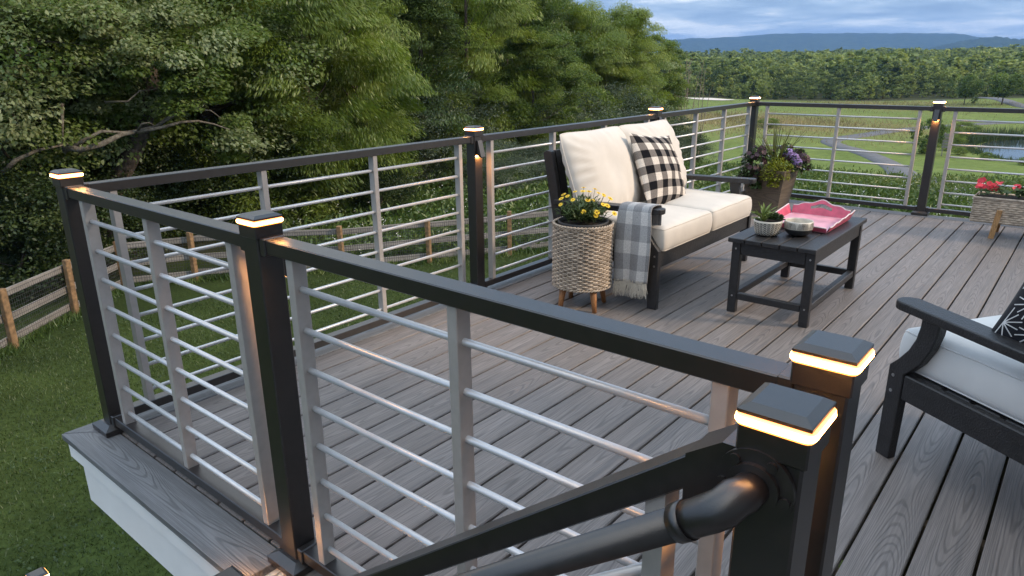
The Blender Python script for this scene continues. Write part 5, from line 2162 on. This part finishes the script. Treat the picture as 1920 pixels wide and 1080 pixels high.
# dark inner thicket so that the wood reads deep
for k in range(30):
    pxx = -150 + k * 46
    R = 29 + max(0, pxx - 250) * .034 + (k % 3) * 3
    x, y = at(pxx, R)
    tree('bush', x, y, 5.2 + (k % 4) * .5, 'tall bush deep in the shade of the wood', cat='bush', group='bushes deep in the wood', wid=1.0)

# the big tree with the leaning trunk and the lichen covered limb at the upper left
bx, by = at(188, 22.3)
bg_ = gzf(bx, by)
bt = thing('leaning_tree', (bx, by, bg_), 'dark leaning trunk with long lichen covered bare limbs behind the corner post', 'tree', local=True)
rs = np.random.RandomState(41)


def pix(px_, py_, R):
    """point R metres out on the bearing and height of a picture position, relative to the tree"""
    x, y = at(px_, R)
    # exact: cast through the camera
    d = fwd + r2 * ((px_ - 960) / FPX) - u2 * ((py_ - 540) / FPX)
    q = CAM_P + d * (R / math.hypot(d.x, d.y))
    return q - Vector((bx, by, bg_))


b = MB()
tp_ = [Vector((0, 0, -.3)), pix(193, 430, 22.3), pix(205, 385, 22.2), pix(222, 335, 22.1), pix(248, 288, 22.0), pix(270, 240, 22.0), pix(282, 180, 22.2), pix(296, 100, 22.6), pix(300, 10, 23)]
b.tube(tp_, [.36, .31, .28, .26, .23, .20, .17, .13, .08], 12)
b.build('trunk', MAT['bark'], bt)
for pts_, r0 in (([(110, 272), (150, 281), (190, 271), (228, 252), (258, 246), (292, 238), (322, 216), (352, 193), (366, 188)], .085),
                 ([(258, 248), (300, 240), (340, 229), (372, 227), (402, 233), (430, 243)], .05),
                 ([(120, 285), (160, 262), (190, 246), (230, 248), (252, 246)], .06),
                 ([(300, 236), (318, 222), (350, 205), (395, 207), (415, 222)], .03),
                 ([(258, 246), (266, 232), (280, 230), (292, 237)], .035),
                 ([(196, 191), (240, 190), (262, 170), (300, 166)], .03),
                 ([(0, 62), (30, 74), (48, 82), (80, 78), (130, 80), (165, 88), (200, 93), (220, 103)], .03),
                 ([(40, 102), (80, 108), (120, 120), (158, 119), (174, 128)], .025), ([(172, 124), (190, 118), (215, 112)], .02),
                 ([(145, 72), (190, 73), (230, 70)], .02), ([(0, 175), (18, 176), (34, 180)], .03),
                 ([(0, 330), (30, 300), (70, 282), (118, 272)], .07),
                 ([(116, 195), (117, 230), (118, 268)], .05)):
    bb = MB()
    m_ = len(pts_)
    P_ = [pix(q[0], q[1], 20.5 - .25 * math.sin(k * .9)) for k, q in enumerate(pts_)]
    bb.tube(P_, [r0 * (1 - .72 * k / (m_ - 1)) for k in range(m_)], 8)
    bb.build('limb', MAT['bark_grey'], bt)
# leaf sprays hanging from those limbs
Cc = []
for (qx, qy, R) in ((40, 20, 21), (95, 50, 20.8), (150, 45, 20.6), (60, 110, 21), (110, 160, 21.2), (20, 150, 20.6), (160, 190, 21.4), (235, 40, 20.6), (255, 85, 20.4), (275, 110, 20.4), (320, 130, 20.4), (350, 120, 20.3), (385, 140, 20.5),
                    (340, 170, 20.6), (300, 185, 20.8), (375, 175, 20.6), (310, 20, 20.7), (60, 190, 21.2), (200, 150, 21.4), (130, 115, 21.1), (10, 60, 20.6), (400, 95, 21), (440, 60, 21.4), (300, 70, 21), (180, 20, 20.8), (30, 215, 21.4), (140, 215, 21.8), (420, 240, 21.6), (450, 262, 21.8)):
    for k in range(3):
        Cc.append(pix(qx + rs.randn() * 22, qy + rs.randn() * 15, R + rs.randn() * .3))
Cc = np.array([tuple(c) for c in Cc])
spd = np.tile(np.array([[.55, .55, .24]]), (len(Cc), 1)) * rs.uniform(.6, 1.15, (len(Cc), 1))
V, t = leaves(rs, Cc, spd, 300, (.09, .15), (.06, .10), np.clip(.62 + .28 * rs.randn(len(Cc)), .2, 1), .9, .4, .35, .5)
link('crown', quads_mesh('crown', V, MAT['leaf_maple'], t), bt)

# bare dead saplings at the right end of the wood
for k, (pxx, R, ytop) in enumerate(((1282, 70, 88), (1296, 72, 80), (1310, 71, 96))):
    x, y = at(pxx, R)
    g = gzf(x, y)
    H = 1.3 + (114 - ytop) / FPX * R - g
    t = thing('dead_sapling', (x, y, g), ('leftmost of the bare dead saplings, nearest the wood', 'tallest of the bare dead saplings, in the middle of the three', 'rightmost and shortest of the bare dead saplings')[k], 'tree', 'bare dead saplings')
    rg = random.Random(k)
    b = MB()
    for s_ in range(5):
        a = rg.uniform(-.10, .10)
        c = rg.uniform(-.10, .10)
        hh = H * rg.uniform(.65, 1)
        q0 = Vector((x + rg.gauss(0, .35), y + rg.gauss(0, .35), g))
        top = q0 + Vector((a * hh, c * hh, hh))
        b.tube([q0, q0.lerp(top, .4) + Vector((rg.gauss(0, .1), rg.gauss(0, .1), 0)), top], [.055, .04, .015], 5, cap=False)
        for w in range(7):
            p0 = q0.lerp(top, rg.uniform(.5, .97))
            b.tube([p0, p0 + Vector((rg.gauss(0, .35), rg.gauss(0, .35), rg.uniform(.5, 1.1)))], [.02, .008], 4, cap=False)
    MAT.setdefault('deadwood', plain('dead_wood', (.24, .20, .15), .9))
    b.build('stem', MAT['deadwood'], t)

# ------------------------------------------------------------------ lone trees, shrub and sign on the course
def small_kind(key, seed, m_, n_per, R, z0, z1, L, W, mat='leaf_far', shape='round', trunk=None, size=(.14, .26), tshift=0.):
    make_kind(key, seed, m_, n_per, R, z0, z1, shape, L, W, mat, .62, size, .2, .1, .9, trunk or (z1 * .7, .16, 'bark'), 4, .34, tshift)


small_kind('lone', 51, 60, 60, 3.9, 2.4, 7.6, (.32, .55), (.22, .36), 'leaf_broad', size=(.16, .26))
for pxx, py0, wid, H, lab in ((1807, 196, .8, 6.9, 'small lone tree on the fairway, left of the distant cart path'), (1878, 196, 1.12, 7.2, 'wide lone tree beside the distant cart path')):
    d = 210 if pxx < 1850 else 212
    x, y = {1807: (-25.6, 210.1), 1878: (-17.9, 211.5)}[pxx]
    tree('lone', x, y, H, lab, name='lone_tree', wid=wid)
small_kind('fairbush', 52, 40, 60, 1.9, .2, 4.6, (.2, .36), (.14, .22), 'leaf_broad')
tree('fairbush', -13.8, 99.5, 4.4, 'dark shrub on the fairway just left of the middle back post', cat='bush', name='shrub')
tree('fairbush', -24.0, 214, 1.8, 'tiny round shrub beside the left lone tree', cat='bush', name='shrub', wid=1.2)
tree('locustbush', -40.5, 118, 1.5, 'low dark scrub left of the path bend', cat='bush', name='shrub', wid=2.4)
sg = thing('course_sign', (-11.6, 98.5, gzf(-11.6, 98.5)), 'small grey slatted sign beside the middle back post', 'sign', local=True)
b = MB()
for k in range(5):
    b.box(-.55, .55, -.04, .04, 1.0 + k * .36, 1.28 + k * .36, .01)
b.build('sign_board', MAT['fence_rail'], sg)
for sx in (-.42, .42):
    b = MB()
    b.box(sx - .05, sx + .05, .041, .12, -.3, 2.85)
    b.build('post', MAT['fence_rail'], sg)

# ------------------------------------------------------------------ the far wood
far_keys = []
FARP = []
for k in range(6):
    rs = np.random.RandomState(100 + k)
    shp = ['round', 'round', 'cone', 'round', 'vase', 'cone'][k]
    C, sp_, tn = crown_clumps(rs, 34, 3.2 if shp != 'cone' else 2.4, .3, 9.5, shp, .6, (.18, .30), .34)
    V, t = leaves(rs, C, sp_, 22, (.5, .95), (.35, .65), np.clip(tn + .08, 0, 1), .9, .2, .1)
    tm = trunk_mesh('trunk', rs, 6.5, .16, C, 2)
    KIND['far%d' % k] = (quads_mesh('crown', V, MAT['leaf_far'], t), tm, 9.5)
    V2, t2 = leaves(rs, C, sp_ * 1.1, 4, (1.1, 1.9), (.8, 1.3), tn, .9, .2, .1)
    FARP.append((V2, t2))
rs = np.random.RandomState(7)
cand = []
for rr_ in np.arange(236, 1080, 5.6):
    stepw = 5.6 if rr_ < 520 else 7.5
    if rr_ > 520 and int(rr_ / 5.6) % 2:
        continue
    n_ = int(rr_ * .56 / stepw)
    for q in range(n_):
        pxx = 1150 + 930 * (q + rs.rand() * .9) / n_
        R = rr_ + rs.uniform(-2.5, 2.5)
        edge = 238 + max(0, pxx - 1300) * .062 + 6 * math.sin(pxx * .03)
        if R < edge:
            continue
        x, y = at(pxx, R)
        dep = R - edge
        H = (5.4 + min(dep, 60) / 60 * 3.6) * rs.uniform(.62, 1.38)
        H *= .86 + (.16 * math.sin(pxx * .021 + R * .013) + .14 * math.sin(pxx * .057 - R * .021)) * min(1, dep / 40)
        cand.append((R, x, y, H))
cand.sort(key=lambda c: c[0])
for k, (R, x, y, H) in enumerate(cand[:285]):
    tree('far%d' % rs.randint(6), x, y, H, 'tree in the far wood beyond the fairways', name='far_tree', group='trees of the far wood', wid=1.25)
VV, TT = [], []
for (R, x, y, H) in cand[285:]:
    V2, t2 = FARP[rs.randint(6)]
    a = rs.rand() * 6.28
    s_ = H / 9.5
    ca, sa = math.cos(a) * s_ * 1.3, math.sin(a) * s_ * 1.3
    W_ = np.empty_like(V2)
    W_[..., 0] = V2[..., 0] * ca - V2[..., 1] * sa + x
    W_[..., 1] = V2[..., 0] * sa + V2[..., 1] * ca + y
    W_[..., 2] = V2[..., 2] * s_ + gzf(x, y)
    VV.append(W_)
    TT.append(np.clip(t2 + rs.randn() * .2 + .14, 0, 1))
o = link('far_woodland', quads_mesh('far_woodland', np.concatenate(VV), MAT['leaf_far'], np.concatenate(TT)))
tag(o, 'wooded hillside of countless green trees below the blue ridge', 'woodland', kind='stuff')

# ------------------------------------------------------------------ grass, meadow, reeds
def blades(rs, P, H, W, lean=.35, tint=None):
    """one triangle per blade"""
    N = len(P)
    a = rs.rand(N) * 2 * PI
    s = np.stack([np.cos(a), np.sin(a), np.zeros(N)], 1)
    h = H * rs.uniform(.6, 1.2, N)[:, None]
    tip = P + np.stack([rs.randn(N) * lean, rs.randn(N) * lean, np.ones(N)], 1) * h
    V = np.stack([P - s * W * .5, P + s * W * .5, tip], 1)
    t = (.5 + .16 * rs.randn(N)) if tint is None else tint + .08 * rs.randn(N)
    return V, np.clip(t, 0, 1)


rs = np.random.RandomState(5)
N = 150000
x = -rs.uniform(1.2, 15.5, N)
y = rs.uniform(-2.5, 15, N)
keep = (x > -15.2 + np.maximum(0, y - 5) * .55) & (y < 2.6 + (-x - 13.0) * 1.3 + 30 * (x > -13.1)) & ~((x > -2.6) & (y > -1.4) & (y < 0.2))
keep &= rs.rand(N) < np.clip(1.35 - np.hypot(x + 5, y - 1) / 16, .3, 1)
P_ = np.stack([x, y, gz(x, y)], 1)[keep]
patch = .5 + .22 * np.sin(P_[:, 0] * 1.9 + np.sin(P_[:, 1] * 1.3) * 1.5) * np.sin(P_[:, 1] * 1.7 + 1)
V, t = blades(rs, P_, .055, .013, .5, patch)
tag(link('lawn_grass', quads_mesh('lawn_grass', V, MAT['grass_blade'], t, k=3)), 'short green lawn grass below the deck', 'grass', kind='stuff')

# longer grass left by the mower along the foot of the fence
Pf = []
for (xa, ya), (xb, yb) in zip(fence_pts[:-1], fence_pts[1:]):
    n_ = 420
    tt = rs.rand(n_)
    Pf.append(np.stack([xa + (xb - xa) * tt + rs.randn(n_) * .13, ya + (yb - ya) * tt + rs.randn(n_) * .13], 1))
Pf = np.concatenate(Pf)
Pf = np.concatenate([Pf, gz(Pf[:, 0], Pf[:, 1])[:, None]], 1)
V, t = blades(rs, Pf, .20, .022, .45, .5 + .3 * np.sin(Pf[:, 0] * 3.1 + Pf[:, 1] * 2.3))
tag(link('fence_grass', quads_mesh('fence_grass', V, MAT['meadow'], t, k=3)), 'longer grass tufts along the foot of the yard fence', 'grass', kind='stuff')
# clover and dead blades scattered over the lawn
N = 9000
x, y = -rs.uniform(1.5, 15, N), rs.uniform(-2, 14, N)
keep = (x > -15 + np.maximum(0, y - 5) * .55) & (np.sin(x * 1.7 + 2 * np.sin(y * .9)) * np.sin(y * 1.4 - x * .6) > .1)
Pc = np.stack([x, y, gz(x, y) + .045], 1)[keep]
V, t = leaves(rs, Pc, np.full((len(Pc), 3), .05), 3, (.03, .055), (.02, .035), np.clip(.35 + .4 * rs.rand(len(Pc)), 0, 1), 1.6, 0, 0)
tag(link('clover', quads_mesh('clover', V, MAT['grass_blade'], t)), 'patches of clover in the lawn below the deck', 'clover', kind='stuff')

# weeds and tall grass between the fence and the course
N = 7000
VV, TT = [], []
pxx = rs.uniform(480, 2050, N)
R = 19 + rs.rand(N) ** 1.3 * 44
cx, cy = np.array([at(a, b_) for a, b_ in zip(pxx, R)]).T
fx = np.array(fence_pts)
ok = []
for a, c in zip(cx, cy):
    dd = np.hypot(fx[:, 0] - a, fx[:, 1] - c).min()
    # outside the yard: further from the house than the fence line
    i_ = np.hypot(fx[:, 0] - a, fx[:, 1] - c).argmin()
    out_ = math.hypot(a - CAM_P.x, c - CAM_P.y) > math.hypot(fx[i_, 0] - CAM_P.x, fx[i_, 1] - CAM_P.y) + .5
    ok.append(out_)
ok = np.array(ok)
ok &= (-.25 * cx + .97 * cy) < 50 + 4 * np.sin(cx * .3)
cx, cy = cx[ok], cy[ok]
C = np.stack([cx, cy, gz(cx, cy) + .18], 1)
sp_ = np.stack([rs.uniform(.35, .7, len(C)), rs.uniform(.35, .7, len(C)), rs.uniform(.22, .42, len(C))], 1)
tn = .5 + .2 * np.sin(cx * .35) * np.sin(cy * .28) + .12 * rs.randn(len(C))
V, t = leaves(rs, C, sp_, 16, (.16, .34), (.05, .10), np.clip(tn, 0, 1), .2, .1, -.5)
tag(link('meadow', quads_mesh('meadow', V, MAT['meadow'], t)), 'tall green weeds and grass beyond the fence', 'meadow', kind='stuff')
# white blossom flecks in the meadow
k = rs.choice(len(C), 900)
Pf = C[k] + rs.randn(900, 3) * np.array([.4, .4, .10]) + np.array([0, 0, .38])
sel = (-.25 * Pf[:, 0] + .97 * Pf[:, 1]) < 34
Pf = Pf[sel]
V, t = leaves(rs, Pf, np.full((len(Pf), 3), .07), 4, (.03, .06), (.03, .05), np.full(len(Pf), .5), .9, 0, 0)
tag(link('meadow_flowers', quads_mesh('meadow_flowers', V, MAT['white_flower'], t)), 'small white wildflowers dotted through the tall weeds', 'flowers', kind='stuff')

# rough grass tufts on the dry slope of the course
N = 80000
x = rs.uniform(-100, -8, N)
y = rs.uniform(100, 225, N)
dens = np.exp(-(((x + 50) / 30) ** 2 + ((y - 132) / 24) ** 2)) + .6 * np.exp(-(((x + 42) / 22) ** 2 + ((y - 205) / 18) ** 2))
k = rs.rand(N) < dens * .9
P_ = np.stack([x, y, gz(x, y)], 1)[k]
MAT['drygrass'] = leaf_mat('dry_grass', (.15, .13, .055), (.26, .205, .10), (.36, .28, .15), .3)
V, t = blades(rs, P_, .5, .09, .35, .5 + .25 * np.sin(P_[:, 0] * .3 + P_[:, 1] * .2))
tag(link('dry_rough', quads_mesh('dry_rough', V, MAT['drygrass'], t, k=3)), 'tan dry grass on the slope beyond the path', 'grass', kind='stuff')

# reeds round the pond
a = rs.rand(9000) * 2 * PI
far_side = np.sin(a) > -.1
r_ = 1 + np.abs(rs.randn(9000)) * np.where(far_side, .16, .055) - .02
x, y = 4 + 15.5 * r_ * np.cos(a), 118 + 18 * r_ * np.sin(a)
keep = ~((np.sin(a) < -.55) & (rs.rand(9000) < .8))
x, y = x[keep], y[keep]
P_ = np.stack([x, y, gz(x, y)], 1)
hh = np.where(np.sin(a[keep]) > 0, 1.8, .6) * rs.uniform(.6, 1.15, len(x))
V, t = blades(rs, P_, hh[0] * 0 + 1.0, .12, .12)
V[:, 2, 2] = V[:, 0, 2] + hh
V[:, 2, :2] = V[:, 0, :2] + (V[:, 2, :2] - V[:, 0, :2]) * hh[:, None]
tag(link('reeds', quads_mesh('reeds', V, MAT['reed'], np.clip(.42 + .25 * rs.randn(len(t)), 0, 1), k=3)), 'tall cattail reeds round the edge of the pond', 'reeds', kind='stuff')
# green shrubs on the near bank of the pond
for x, y, H, where in ((-13.5, 112, 2.0, 'at the left tip of the pond'), (-12.6, 106.0, 1.1, 'on the near bank just right of the course sign'), (-10.6, 102.0, 1.0, 'on the near bank, second from the course sign'), (-7.4, 99.0, .9, 'in the middle of the near pond bank'),
                       (-3.5, 97.0, .9, 'on the near bank above the red flowers'), (-14.2, 118, 2.3, 'behind the left tip of the pond'), (-13.6, 125, 2.5, 'in front of the reeds left of the pond')):
    tree('locustbush', x, y, H, 'low green bush ' + where, cat='bush', group='bushes on the pond bank', wid=1.7)
